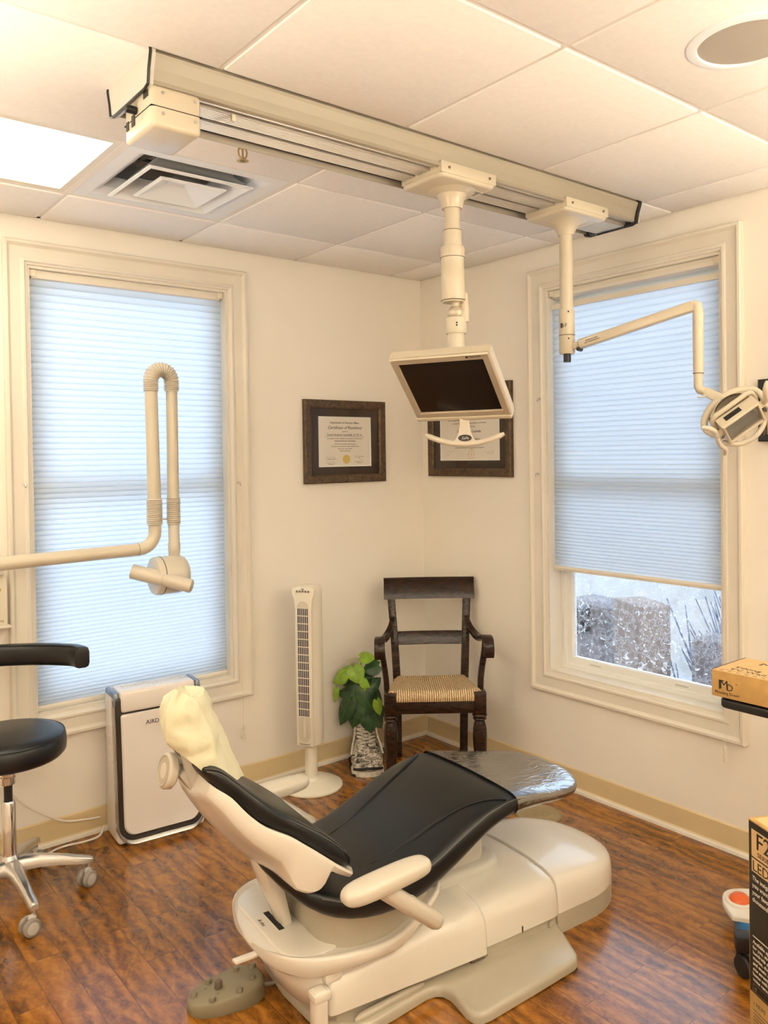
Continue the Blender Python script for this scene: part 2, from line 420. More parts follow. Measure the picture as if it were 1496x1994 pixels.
def catmull(pts, n=6):
    P = [Vector(p) for p in pts]; out = []
    for i in range(len(P) - 1):
        p0 = P[max(i - 1, 0)]; p1 = P[i]; p2 = P[i + 1]; p3 = P[min(i + 2, len(P) - 1)]
        for k in range(n):
            t = k / n
            out.append(.5 * ((2 * p1) + (p2 - p0) * t + (2 * p0 - 5 * p1 + 4 * p2 - p3) * t * t + (3 * p1 - p0 - 3 * p2 + p3) * t ** 3))
    out.append(P[-1]); return out
def basis(o, x, y, z):
    M = Matrix.Identity(4)
    for i, a in enumerate((x, y, z)):
        a = Vector(a)
        for k in range(3): M[k][i] = a[k]
    for k in range(3): M[k][3] = o[k]
    return M

# ------------------------------------------------------------------ camera
def camera():
    f = 1588.523; C = Vector((-3.0251448, -3.4835277, 1.5760195)); yaw, pitch, roll = .8923013, -.014273, -.01447187
    d = Vector((math.cos(yaw) * math.cos(pitch), math.sin(yaw) * math.cos(pitch), math.sin(pitch)))
    r = d.cross(Vector((0, 0, 1))).normalized(); u = r.cross(d)
    r, u = math.cos(roll) * r + math.sin(roll) * u, -math.sin(roll) * r + math.cos(roll) * u
    cd = bpy.data.cameras.new('camera'); co = bpy.data.objects.new('camera', cd); COL.objects.link(co)
    co.matrix_world = basis(C, r, u, -d)
    cd.sensor_fit = 'AUTO'; cd.sensor_width = 36; cd.lens = f * 36 / 1994
    cd.shift_x = -16.8737 / 1994; cd.shift_y = -86.5406 / 1994
    cd.clip_start = .05
    SC.camera = co
camera()
SC.view_settings.view_transform = 'Standard'; SC.view_settings.look = 'None'
SC.view_settings.exposure = .32; SC.view_settings.gamma = 1; SC.view_settings.use_curve_mapping = False
w = bpy.data.worlds.new('overcast_sky'); SC.world = w; w.use_nodes = True
w.node_tree.nodes['Background'].inputs[0].default_value = (.64, .81, 1.0, 1)
w.node_tree.nodes['Background'].inputs[1].default_value = 2.85
# ------------------------------------------------------------------ room shell
XB, YB = -4.6, -5.0
WL = (-2.098, -1.205, .535, 2.368)      # left window opening x0,x1,z0,z1 (wall y=0)
WR = (-1.802, -.905, .530, 2.362)       # right window opening y0,y1,z0,z1 (wall x=0)
WT = .20
struct('floor', MB().box(XB, 0, YB, 0, -.1, 0), 'floor', smooth=False)
m = MB(); a0, a1, b0, b1 = WL
m.box(XB - .1, a0, 0, WT, 0, 2.75); m.box(a1, WT, 0, WT, 0, 2.75); m.box(a0, a1, 0, WT, 0, b0); m.box(a0, a1, 0, WT, b1, 2.75)
struct('wall_left', m, 'wall', smooth=False)
m = MB(); a0, a1, b0, b1 = WR
m.box(0, WT, a1, 0, 0, 2.75); m.box(0, WT, YB - .1, a0, 0, 2.75); m.box(0, WT, a0, a1, 0, b0); m.box(0, WT, a0, a1, b1, 2.75)
struct('wall_right', m, 'wall', smooth=False)
struct('wall_front', MB().box(XB, WT, YB - .1, YB, 0, 2.75), 'wall', smooth=False)
struct('wall_back', MB().box(XB - .1, XB, YB - .1, 0, 0, 2.75), 'wall', smooth=False)

# ceiling: tiles in a grid, some bays carry a diffuser or a troffer
TROFFERS = [(3, 0), (3, 5), (0, 5)]     # bays (i, j) to (i+2, j+1)
open_bays = {(2, 0)}
for i, j in TROFFERS: open_bays |= {(i, j), (i + 1, j)}
m = MB(); m.box(XB - .1, WT, YB - .1, WT, H + .16, H + .26)
def bay(i, j):
    x1 = -(GX0 + i * TL); x0 = x1 - TL; y1 = -(GY0 + j * TL); y0 = y1 - TL
    return max(x0, XB), min(x1, 0), max(y0, YB), min(y1, 0)
for i in range(-1, 8):
    for j in range(-1, 8):
        if (i, j) in open_bays: continue
        x0, x1, y0, y1 = bay(i, j)
        if x1 - x0 < .05 or y1 - y0 < .05: continue
        m.box(x0 + .0085, x1 - .0085, y0 + .0085, y1 - .0085, H - .006, H + .012, .003, seg=2)
struct('ceiling', m, 'ceiling')
m = MB()
skip = set()                                          # the bars a two-bay troffer replaces
for i, j in TROFFERS: skip.add((i + 1, j))
for i in range(0, 8):
    x = -(GX0 + i * TL)
    if x < XB: continue
    for j in range(-1, 8):
        if (i, j) in skip: continue
        _, _, y0, y1 = bay(i, j)
        if y1 > y0: m.box(x - .012, x + .012, y0, y1, H, H + .03)
for j in range(0, 8):
    y = -(GY0 + j * TL)
    if y > YB: m.box(XB, 0, y - .012, y + .012, H + .0004, H + .028)
m.box(XB, 0, -.022, 0, H, H + .003); m.box(-.022, 0, YB, 0, H, H + .003)
m.box(XB, 0, -.004, 0, H, H + .03); m.box(-.004, 0, YB, 0, H, H + .03)
struct('trim_1', m, 'grid', smooth=False)

# cove base along the two walls with a paler toe bead
def base(name, P, a0, a1):
    m = MB()
    prof = [(0, .016), (.010, .016), (.010, .017), (.006, .022), (.006, .100), (.002, .106), (0, .106)]
    m.loft([[P(a0, d, z) for d, z in prof], [P(a1, d, z) for d, z in prof]])
    o = struct(name, m, 'cove', smooth=False)
    m = MB(); prof = [(0, 0), (.020, 0), (.017, .010), (.010, .017), (0, .017)]
    m.loft([[P(a0, d, z) for d, z in prof], [P(a1, d, z) for d, z in prof]])
    struct('trim_%s' % name[-1], m, 'trim', o, smooth=False).name = 'toe_bead'
base('baseboard_left', lambda a, d, z: (a, -d, z), XB, -.0)
base('baseboard_right', lambda a, d, z: (-d, a, z), YB, -.02)

# ------------------------------------------------------------------ windows
CAS = [(0, 0), (0, .026), (.004, .030), (.014, .030), (.020, .022), (.026, .0185), (.066, .015), (.072, .019), (.080, .020), (.086, .012), (.092, .010), (.092, 0)]
def window(n, rect, P):
    a0, a1, b0, b1 = rect
    m = MB(); frame_sweep(m, (a0 - .092, a1 + .092, b0 - .092, b1 + .092), CAS, lambda a, b, h: P(a, b, -h))
    w = struct('window_%d' % n, m, 'trim', ang=25)
    m = MB()                                           # jamb liner
    t = .012
    frame_sweep(m, rect, [(-.002, .0), (t, .0), (t, -.17), (-.002, -.17)], lambda a, b, h: P(a, b, -h))
    struct('jamb', m, 'trim', w, smooth=False)
    m = MB()                                           # vinyl sash frame and meeting rail
    frame_sweep(m, (a0 + .012, a1 - .012, b0 + .012, b1 - .012), [(0, -.085), (.016, -.085), (.016, -.095), (.022, -.098), (.022, -.14), (0, -.14)], lambda a, b, h: P(a, b, -h))
    frame_sweep(m, (a0 + .03, a1 - .03, b0 + .03, b1 - .03), [(0, -.10), (.032, -.10), (.037, -.108), (.037, -.13), (0, -.13)], lambda a, b, h: P(a, b, -h))
    zm = (b0 + b1) / 2
    m.loft([[P(a, zm - .03, .095), P(a, zm + .03, .095), P(a, zm + .03, .135), P(a, zm - .03, .135)] for a in (a0 + .03, a1 - .03)])
    struct('sash_frame', m, 'white_pvc', w, smooth=False)
    if n == 2:
        m = MB()
        for s in (.28, .78):
            a = a0 + (a1 - a0) * s
            m.loft([[P(a + k, b0 + .044, .101), P(a + k, b0 + .050, .101), P(a + k, b0 + .050, .0985), P(a + k, b0 + .044, .0975)] for k in (-.03, .03)])
        struct('weep_slot', m, 'lightgrey', w, smooth=False)
    m = MB(); e = .066
    m.loft([[P(a0 + e, b0 + e, d), P(a1 - e, b0 + e, d), P(a1 - e, b1 - e, d), P(a0 + e, b1 - e, d)] for d in (.116, .121)])
    struct('pane', m, 'painted_glints' if n == 2 else 'glass', w, smooth=False)
    return w
PL_ = lambda a, b, d: (a, d, b)
PR_ = lambda a, b, d: (d, a, b)
window(1, WL, PL_); window(2, WR, PR_)

# ------------------------------------------------------------------ cellular shades
def shade(rect, P, ztop, zbot, label, loc, header_gap, tassel_z, cord_a, cord_h):
    a0, a1, b0, b1 = rect; a0 += .014; a1 -= .014
    t = thing('cellular_shade', label, 'window shade', loc, 0, 'pleated window shades', wc=True)
    m = MB()
    m.loft([[P(a, b1 - .013, .022), P(a, b1 - .013, .060), P(a, b1 - .048, .060), P(a, b1 - .052, .050), P(a, b1 - .045, .024), P(a, b1 - .030, .020)] for a in (a0 + .012, a1 - .012)])
    m.build('headrail', 'trim', t, smooth=False)
    for a in (a0 + .014, a1 - .014):
        m = MB(); m.loft([[P(a + k, b1 - .013, .016), P(a + k, b1 - .013, .05), P(a + k, b1 - .040, .05), P(a + k, b1 - .040, .016)] for k in (-.013, .013)])
        m.build('end_cap', 'plateivory', t, smooth=False)
    if header_gap:
        m = MB(); m.loft([[P(a, ztop, .03), P(a, ztop, .056), P(a, ztop + .024, .056), P(a, ztop + .024, .03)] for a in (a0, a1)])
        m.build('top_rail', 'trim', t, smooth=False)
    m = MB(); prof = []; z = zbot + .02; span = 2.33 - z
    while z < ztop - .006:                          # cells hang tighter towards the bottom
        pit = min(.0145 + .0155 * max(0, (z - zbot)) / span, ztop - z)
        prof += [(z, .043), (z + pit * .12, .0375), (z + pit * .5, .0345), (z + pit * .88, .0375)]
        z += pit
    prof.append((ztop, .043))
    rows = []
    for z, d in prof: rows.append([P(a0 + .003, z, d), P(a1 - .003, z, d)])
    m.loft(rows, closed=False, caps=False)
    m.build('shade_fabric', 'shade', t, ang=80)
    m = MB(); m.loft([[P(a, zbot, .030), P(a, zbot, .054), P(a, zbot + .022, .054), P(a, zbot + .022, .030), P(a, zbot + .012, .027)] for a in (a0, a1)])
    m.build('bottom_rail', 'trim', t, smooth=False)
    # lift cord running down the casing with a clear tassel
    m = MB(); pts = [P(cord_a, b1 - .03, .02), P(cord_a + .006, b1 - .12, -.006), P(cord_a + .012, 1.3, -.034), P(cord_a + .012, .5, -.034), P(cord_a + .012, tassel_z + .06, -.034)]
    m.tube(pts, .0011, 6); m.build('lift_cord', 'cord', t)
    m = MB(); q = cord_a + .012
    m.tube([P(q, tassel_z + z, -.034) for z in (.065, .06, .045, .040, .02, .004, 0)], [.002, .005, .0065, .004, .0055, .0075, .006], 10)
    m.build('cord_tassel', 'plateivory', t)
    return t
shade(WL, PL_, 2.322, .548, 'left white pleated window shade drawn down to the sill behind the air purifier', (-1.65, .05, .54), False, .245, -1.185, 0)
shade(WR, PR_, 2.262, 1.018, 'right pleated window shade with its lower third left open over the glass', (.05, -1.35, 1.0), True, .36, -1.83, 0)
def hook(P, a, b, label, loc):
    t = thing('cord_hook', label, 'hook', loc, 0, 'cord hooks on the window casings', wc=True)
    m = MB(); m.cyl(P(a, b, -.012), P(a, b, -.026), .007, n=10); m.build('screw_plate', 'chrome', t)
    m = MB(); m.tube([P(a, b, -.024), P(a, b, -.034), P(a, b - .008, -.038), P(a, b - .014, -.034)], .0022, 8); m.build('hook_prong', 'chrome', t)
hook(PL_, -1.170, 1.46, 'tiny metal cord hook on the right casing of the left window', (-1.17, -.02, 1.46))
hook(PL_, -2.125, 1.485, 'tiny metal cord hook on the left casing of the left window', (-2.125, -.02, 1.485))
hook(PR_, -.868, 1.48, 'tiny metal cord hook low on the near corner casing of the right window', (-.02, -.868, 1.48))
hook(PR_, -.885, 1.84, 'tiny metal cord hook high on the casing between certificate and right window', (-.02, -.885, 1.84))

# ------------------------------------------------------------------ outdoors, seen under the right shade
struct('exterior_ground', MB().box(WT, 6, -7, 6, -.5, -.32), 'outground', smooth=False)
struct('exterior_wall', MB().box(3.2, 3.4, -6, 5, -.32, 1.12), 'outwall', smooth=False)
def out_box(label, x0, x1, y0, y1, z1, rz, mt, lid=False):
    t = thing('carton', label, 'box', ((x0 + x1) / 2, (y0 + y1) / 2, -.32), R(rz), 'cartons outside the window')
    dx, dy = (x1 - x0) / 2, (y1 - y0) / 2
    MB().box(-dx, dx, -dy, dy, 0, z1 + .32, .01).build('body', mt, t)
    if lid:
        MB().box(-dx * 1.005, dx * 1.005, -.02, .02, z1 + .315, z1 + .323).build('tape_strip', 'cardtan', t)
    return t
out_box('tall brown carton standing upright outside behind the right window glass', .55, .73, -1.1235, -.8465, .80, -26.6, 'outcard')
out_box('darker carton outside the right window, left of the tall brown one', .80, 1.10, -.80, -.30, .70, -4, 'outcard_b')
out_box('low wide carton outside the right window, right of the tall brown one', .62, .86, -1.72, -1.28, .66, 10, 'outcard_b')
for z, lab in ((.665, 'upper dark round pipe end seen at the left edge of the right window glass'), (.575, 'lower dark round pipe end seen at the left edge of the right window glass')):
    t = thing('pipe', lab, 'pipe', (.70, -.515, z), 0, 'pipe ends outside the window')
    MB().cyl((-.02, 0, 0), (.085, 0, 0), .034, n=24).build('body', 'black', t)
    MB().lathe([(.034, 0), (.040, .004), (.040, .016), (.034, .02)], M=Matrix.Rotation(-PI / 2, 4, 'Y')).build('rim', 'outcard_b', t)
m = MB()
for k in range(190):
    y = random.uniform(-1.25, -.88); x = random.uniform(1.35, 1.9); z = -.33
    h = random.uniform(.6, 1.10); d = Vector((random.uniform(-.3, .3), random.uniform(-.35, .35), 1)).normalized()
    m.tube([(x, y, z), Vector((x, y, z)) + d * h * .5, Vector((x, y, z)) + d * h + Vector((random.uniform(-.15, .15), random.uniform(-.15, .15), 0))], [.014, .009, .003], 5)
o = m.build('shrub', 'outbush'); tag(o, 'bare grey winter shrub outside at the right of the lower window glass', 'shrub')

# ------------------------------------------------------------------ ceiling fittings
def troffer(i, j, label, first):
    x1 = -(GX0 + i * TL) - .012; x0 = x1 - 2 * TL + .024; y1 = -(GY0 + j * TL) - .012; y0 = y1 - TL + .024
    t = thing('troffer_light', label, 'ceiling light', ((x0 + x1) / 2, (y0 + y1) / 2, H), 0, 'lay-in ceiling lights', wc=True)
    m = MB(); m.box(x0, x1, y0, y1, H + .08, H + .10); m.build('housing', 'ventwhite', t, smooth=False)
    m = MB(); frame_sweep(m, (x0, x1, y0, y1), [(0, .0), (0, -.080), (.006, -.080), (.006, .0)], lambda a, b, h: (a, b, H + .002 - h))
    frame_sweep(m, (x0 - .004, x1 + .004, y0 - .004, y1 + .004), [(0, .0), (.028, .0), (.030, -.01), (0, -.01)], lambda a, b, h: (a, b, H + .001 - h))
    m.build('door_frame', 'trim', t, smooth=False)
    m = MB(); m.box(x0 + .012, x1 - .012, y0 + .012, y1 - .012, H + .010, H + .014); m.build('lens', 'lamp', t, smooth=False)
troffer(3, 0, 'bright lay-in ceiling light at the left beside the square air diffuser', True)
troffer(3, 5, 'added unseen lay-in ceiling light at the back of the room behind the camera', False)  # unseen troffer, added to light the rest of the room
troffer(0, 5, 'added unseen lay-in ceiling light near the right wall, outside the frame', False)  # another added troffer, kept out of view
# hanging fill lamps, added out of view to brighten the ceiling
def fill_pendant(x0, x1, y, label):
    t = thing('added_fill_light', label, 'ceiling light', ((x0 + x1) / 2, y, H), 0, 'added fill lamps out of view', wc=True)
    zb = 1.72
    m = MB(); m.loft([[(x, y - .09, zb + .035), (x, y - .10, zb + .02), (x, y - .085, zb), (x, y + .085, zb), (x, y + .10, zb + .02), (x, y + .09, zb + .035)] for x in (x0, x1)]); m.build('body', 'ventwhite', t, smooth=False)
    MB().box(x0 + .02, x1 - .02, y - .082, y + .082, zb + .0345, zb + .040).build('upper_lens', 'fill_uplamp', t, smooth=False)
    MB().box(x0 + .02, x1 - .02, y - .07, y + .07, zb - .004, zb + .001).build('lower_lens', 'fill_lowlamp', t, smooth=False)
    for x in (x0 + .15, x1 - .15):
        MB().cyl((x, y, zb + .03), (x, y, H), .0015, n=6).build('hanger_wire', 'chrome', t)
fill_pendant(-2.0, -.6, -4.35, 'added hanging fill lamp over the rear right part of the room behind the camera')
fill_pendant(-4.2, -2.8, -4.35, 'added hanging fill lamp over the rear left part of the room behind the camera')
fill_pendant(-1.1, -.2, -3.55, 'added hanging fill lamp near the right wall, just out of the frame')
fill_pendant(-4.3, -3.1, -1.75, 'added hanging fill lamp over the left part of the room, out of the frame')

# square diffuser
x0, x1, y0, y1 = bay(2, 0)
cx, cy = (x0 + x1) / 2, (y0 + y1) / 2
t = thing('air_diffuser', 'white square stepped air diffuser in the ceiling next to the bright light', 'vent', (cx, cy, H), wc=True)
h = TL / 2 - .013
def sq(m, prof, mi=0): frame_sweep(m, (cx - h, cx + h, cy - h, cy + h), prof, lambda a, b, q: (a, b, H + q), mi)
m = MB(); sq(m, [(0, 0), (.045, -.002), (.055, .002), (.085, .022), (.10, .055), (.10, .058), (.083, .026), (.05, .006), (0, .004)]); m.build('outer_frame', 'ventwhite', t, ang=30)
m = MB(); sq(m, [(.098, -.016), (.108, -.020), (.116, -.012), (.150, .022), (.165, .05), (.162, .052), (.145, .026), (.110, -.008), (.098, -.012)]); m.build('middle_cone', 'ventwhite', t, ang=30)
m = MB(); sq(m, [(.168, -.020), (.176, -.025), (.182, -.022), (h - .03, .022), (h - .03, .026), (.178, -.016), (.168, -.016)])
m.box(cx - .032, cx + .032, cy - .032, cy + .032, H + .020, H + .026); m.cyl((cx, cy, H + .02), (cx, cy, H + .016), .006, n=12)
m.build('inner_cone', 'ventwhite', t, ang=30)
m = MB(); m.box(cx - h, cx + h, cy - h, cy + h, H + .14, H + .15)
frame_sweep(m, (cx - h, cx + h, cy - h, cy + h), [(.0, .0), (.004, 0), (.004, .14), (0, .14)], lambda a, b, q: (a, b, H + .002 + q)); m.build('plenum', 'ventwhite', t, smooth=False)
m = MB(); m.tube([(cx, cy, H + .14), (cx, cy, H + .06)], [.15, .15], 32, caps=False); m.build('duct_collar', 'alu', t)
m = MB(); m.cyl((cx, cy, H + .125), (cx, cy, H + .121), .10, n=32)
m.box(cx - .15, cx + .15, cy - .008, cy + .008, H + .07, H + .075); m.build('damper', 'dark', t)

# sprinkler head
t = thing('sprinkler_head', 'small brass fire sprinkler head below the ceiling beside the metal track', 'sprinkler', (-1.775, -1.211, H), 0)
MB().lathe([(.001, 0), (.040, 0), (.042, -.003), (.038, -.008), (.024, -.009), (.020, -.004), (.001, -.004)]).build('escutcheon', 'ventwhite', t)
m = MB(); m.lathe([(.001, -.004), (.012, -.004), (.012, -.020), (.008, -.024), (.001, -.024)])
for s in (-1, 1): m.tube([(s * .010, 0, -.02), (s * .015, 0, -.032), (s * .013, 0, -.045), (s * .003, 0, -.056)], .0028, 8)
m.cyl((0, 0, -.054), (0, 0, -.06), .005, n=12); m.build('body', 'brass', t)
MB().cyl((0, 0, -.024), (0, 0, -.054), .003, n=10).build('glass_bulb', 'brass', t)
m = MB()
for k in range(12):
    a = 2 * PI * k / 12; m.box(.004, .018, -.0025, .0025, -.062, -.0605, M=Matrix.Rotation(a, 4, 'Z'))
m.cyl((0, 0, -.062), (0, 0, -.060), .008, n=16); m.build('deflector', 'brass', t)

# ceiling speaker
t = thing('ceiling_speaker', 'round grey ceiling speaker with a white rim at the top right', 'speaker', (-1.115, -2.492, H), 0)
MB().lathe([(.112, -.004), (.114, -.012), (.122, -.013), (.137, -.009), (.140, -.003), (.112, -.003)], n=64).build('rim', 'ventwhite', t)
MB().lathe([(.001, -.009), (.06, -.009), (.1125, -.006), (.1125, -.003), (.001, -.003)], n=64).build('grille', 'speakergrille', t)
# ------------------------------------------------------------------ ceiling track
RX0, RX1, RY0, RY1 = -2.235, -.250, -1.600, -1.335
t = thing('ceiling_track', 'long metal ceiling track carrying the monitor and the dental lamp, box at its near end', 'ceiling track', (-1.24, -1.465, H), wc=True)
def extr(m, prof, x0=RX0 + .012, x1=RX1 - .012, mi=0): m.loft([[(x, y, z) for y, z in prof] for x in (x0, x1)], mi=mi)
m = MB()
for s in (0, 1):
    f = (lambda y: y) if s == 0 else (lambda y: RY0 + RY1 - y)
    extr(m, [(f(y), z) for y, z in ((RY0 + .004, H), (RY0 - .006, H - .012), (RY0 - .004, H - .020), (RY0 + .006, H - .045), (RY0 + .012, H - .070), (RY0 + .012, H - .080), (RY0 + .022, H - .083), (RY0 + .03, H - .06), (RY0 + .03, H))])
m.build('side_fascia', 'fascia', t, smooth=False)
m = MB(); m.box(RX0 + .012, RX1 - .012, RY0 + .03, RY1 - .03, H - .02, H); m.build('top_plate', 'dark', t, smooth=False)
m = MB()                                        # ribbed aluminium runners on the underside
def ribs(ya, yb, n, z):
    pr = []
    for k in range(n):
        a = ya + (yb - ya) * k / n; b = ya + (yb - ya) * (k + 1) / n; c = (b - a)
        pr += [(a + c * .1, z), (a + c * .6, z), (a + c * .7, z + .003), (a + c, z + .003)]
    pr += [(yb, z + .02), (ya, z + .02)]
    extr(m, pr)
ribs(RY0 + .024, RY0 + .050, 2, H - .078)
ribs(RY0 + .054, RY0 + .118, 7, H - .084)
ribs(RY0 + .128, RY0 + .190, 7, H - .084)
m.build('runner', 'alu', t, smooth=False)
m = MB(); m.box(RX0 + .012, RX1 - .012, RY0 + .115, RY0 + .130, H - .062, H - .055); m.box(RX0 + .012, RX1 - .012, RY0 + .190, RY0 + .215, H - .075, H - .02)
m.build('slot', 'dark', t, smooth=False)
for x0, x1 in ((RX0, RX0 + .012), (RX1 - .012, RX1)):
    m = MB(); pr = [(RY0 - .008, H), (RY0 - .010, H - .014), (RY0 + .002, H - .050), (RY0 + .008, H - .084), (RY0 + .030, H - .090), (RY1 - .030, H - .090), (RY1 - .008, H - .084), (RY1 - .002, H - .05), (RY1 + .010, H - .014), (RY1 + .008, H)]
    m.loft([[(x, y, z) for y, z in pr] for x in (x0, x1)])
    m.build('end_plate', 'lightgrey' if x0 < -1 else 'black', t, smooth=False)
    m = MB(); m.tube([(x0 - .001 if x0 < -1 else x1, y, z) for y, z in pr], .004, 6); m.build('edge_gasket', 'black', t)
m = MB(); m.box(RX1, RX1 + .012, RY0 + .005, RY0 + .03, H - .085, H - .005); m.build('end_bracket', 'cream_b', t, smooth=False)
# supply box at the near end
bx = m = MB(); m.box(RX0 + .006, -2.098, RY0 + .008, RY1 - .085, H - .182, H - .080, .012, seg=3); b = m.build('supply_box', 'cream_b', t)
MB().box(RX0 + .005, -2.0975, RY0 + .0075, RY1 - .0845, H - .1335, H - .1315).build('cover_seam', 'dark', b, smooth=False)
for x, z in ((-2.20, -.098), (-2.115, -.098), (-2.20, -.148), (-2.115, -.148)):
    MB().cyl((x, RY0 + .009, H + z), (x, RY0 + .005, H + z), .0045, n=12).build('screw', 'chrome', b)
MB().cyl((RX0 + .006, -1.50, H - .118), (RX0 - .022, -1.50, H - .118), .010, n=16, bev=.002).build('rocker_knob', 'black', b)
m = MB(); m.box(RX0 + .004, RX0 + .007, -1.575, -1.548, H - .106, H - .090); m.box(RX0 + .004, RX0 + .007, -1.49, -1.470, H - .150, H - .122); m.box(RX0 + .004, RX0 + .007, -1.45, -1.435, H - .150, H - .128)
m.build('panel_marking', 'ink', b, smooth=False)
for x, y, z in ((-1.985, RY0 + .055, -.087), (-2.045, RY0 + .192, -.084)):
    MB().box(x - .006, x + .006, y - .005, y + .005, H + z - .012, H + z + .006, .002).build('end_stop', 'plateivory', t)
# clips at the far end of the track
m = MB(); m.box(-.40, -.262, RY0 + .06, RY0 + .19, H - .092, H - .084); m.build('runner_end', 'alu', t, smooth=False)
MB().tube([(-.262, RY0 + .02, H - .09), (-.262, RY0 + .10, H - .094), (-.262, RY0 + .19, H - .094), (-.285, RY0 + .205, H - .092), (-.31, RY0 + .20, H - .092)], .004, 8).build('cable_gasket', 'black', t)

def trolley(t, xc, label_text=True):
    m = MB(); L, W = .122, .098; yc = RY0 + .102
    zt = H - .086
    pts = rrect(xc - L, xc + L, yc - W, yc + W, .018)
    m.prism(pts, zt - .026, zt, .010, M=None, bot=True)
    m.box(xc - L, xc - L + .006, yc - W * .98, yc + W * .98, zt - .012, zt + .018, .002)
    m.box(xc - L, xc + L, yc - W - .003, yc - W + .004, zt - .014, zt + .022, .003)
    a = m.build('trolley_plate', 'cream_b', t, ang=45)
    for dx in (-.09, .09): MB().cyl((xc + dx, yc - W - .002, zt + .004), (xc + dx, yc - W - .006, zt + .004), .0045, n=12).build('screw', 'inksoft', a)
    return zt - .026, yc
# ------------------------------------------------------------------ monitor on its drop tube
MX, MY = -1.150, -1.492
t = thing('ceiling_monitor', 'tilted flat monitor with a dark screen hanging from the ceiling track by a jointed tube', 'monitor', (MX, MY, 1.9), wc=True)
zt, yc = trolley(t, -1.17)
o3 = (MX, MY, 0)
m = MB(); m.lathe([(.085, zt + .002), (.07, zt - .004), (.05, zt - .012), (.04, zt - .03), (.036, zt - .048), (.034, zt - .056)], o3, 40); m.build('flange', 'cream_b', t)
m = MB(); m.lathe([(.026, zt - .05), (.026, 2.325), (.031, 2.322), (.031, 2.262)], o3, 36); m.build('upper_tube', 'cream_b', t)
m = MB(); m.lathe([(.030, 2.268), (.039, 2.268), (.0405, 2.264), (.0405, 2.233), (.038, 2.228), (.038, 2.2), (.0395, 2.196), (.0395, 2.092), (.036, 2.084), (.02, 2.082)], o3, 40); m.build('swivel_sleeve', 'cream_b', t)
for z in (2.325 - .003, 2.232, 2.09): MB().lathe([(.0395 if z < 2.3 else .0312, z - .0012), (.0415 if z < 2.3 else .0318, z), (.0395 if z < 2.3 else .0312, z + .0012)], o3, 40).build('joint_ring', 'inksoft', t)
cr = Vector((.778, -.628, 0)); cd_ = Vector((-.628, -.778, 0))
jx = Vector((MX, MY, 0)) + cr * .008
m = MB(); m.cyl(jx + Vector((0, 0, 2.085)), jx + Vector((0, 0, 2.03)), .014, n=20); m.sphere(jx + Vector((0, 0, 2.05)), .026)
m.build('ball_joint', 'silver', t)
m = MB(); m.lathe([(.03, 2.035), (.035, 2.032), (.036, 2.0), (.036, 1.985), (.034, 1.980), (.029, 1.980)], jx, 36)
m.tube([jx + cr * .030 + Vector((0, 0, 2.115)), jx + cr * .030 + Vector((0, 0, 2.06)), jx + cr * .026 + Vector((0, 0, 2.02))], [.010, .016, .018], 12)
m.build('yoke', 'cream_b', t)
m = MB(); m.lathe([(.028, 1.985), (.028, 1.80), (.02, 1.79)], jx, 36); m.build('lower_tube', 'cream_b', t)
m = MB()
for z in (2.012, 2.004): m.cyl(jx + cd_ * .0345 + Vector((0, 0, z)), jx + cd_ * .0375 + Vector((0, 0, z)), .003, n=10)
m.build('set_screw', 'dark', t)
# sticker on the trolley plate
m = MB(); m.box(-1.10, -1.058, -1.55, -1.50, zt - .0008, zt); st = m.build('sticker', 'paper', t, smooth=False)
m = MB()
for k in range(4): m.box(-1.096, -1.064, -1.545 + k * .011, -1.541 + k * .011, zt - .0013, zt - .0007)
m.build('sticker_print', 'ink', st, smooth=False)
a, tl = -1.170, .837
rt = Vector((math.cos(a), math.sin(a), 0)); nf = Vector((math.sin(a), -math.cos(a), 0))
up = Vector((0, 0, 1)) * math.cos(tl) + nf * math.sin(tl); nn = nf * math.cos(tl) - Vector((0, 0, 1)) * math.sin(tl)
MC = Vector((-1.186, -1.510, 1.797))
MM = basis(MC, rt, up, nn)                      # monitor face frame: x right, y up, z out of the screen
w_, h_ = .175, .1375
m = MB(); frame_sweep(m, (-w_, w_, -h_, h_), [(0, -.034), (0, -.004), (.004, 0), (.022, 0), (.026, -.003), (.026, -.012)], lambda x, y, q: MM @ Vector((x, y, q)))
m.build('bezel', 'silver', t, ang=30)
m = MB(); frame_sweep(m, (-w_ - .001, w_ + .001, -h_ - .001, h_ + .001), [(0, -.036), (0, -.010), (.004, -.008), (.004, -.036)], lambda x, y, q: MM @ Vector((x, y, q)))
m.box(-w_, w_, -h_, h_, -.04, -.034, M=MM); m.box(-.12, .12, -.09, .09, -.062, -.04, .012, M=MM); m.build('back_shell', 'cream_b', t, smooth=False)
m = MB(); m.box(-w_ + .025, w_ - .025, -h_ + .025, h_ - .025, -.012, -.005, M=MM); m.build('screen', 'screen', t, smooth=False)
m = MB(); m.box(-w_, w_, -h_ - .012, -h_ + .002, -.034, .004, .003, M=MM); m.build('chin', 'cream_b', t)
m = MB(); m.cyl(MM @ Vector((w_ - .075, h_ - .0105, 0)), MM @ Vector((w_ - .075, h_ - .0105, .0006)), .0045, n=16)
m.text('Teamtech', .010, MM @ Matrix.Translation((w_ - .048, h_ - .0135, .0004))); m.build('brand_lettering', 'ink', t, smooth=False)
m = MB(); m.box(-.085, .085, -.085, .085, -.09, -.06, .01, M=MM); m.build('mount_plate', 'cream_b', t)
pv = MM @ Vector((0, 0, -.08)); m = MB(); m.tube([jx + Vector((0, 0, 1.86)), jx + Vector((0, 0, 1.80)), pv], [.027, .026, .024], 20); m.build('tilt_neck', 'cream_b', t)
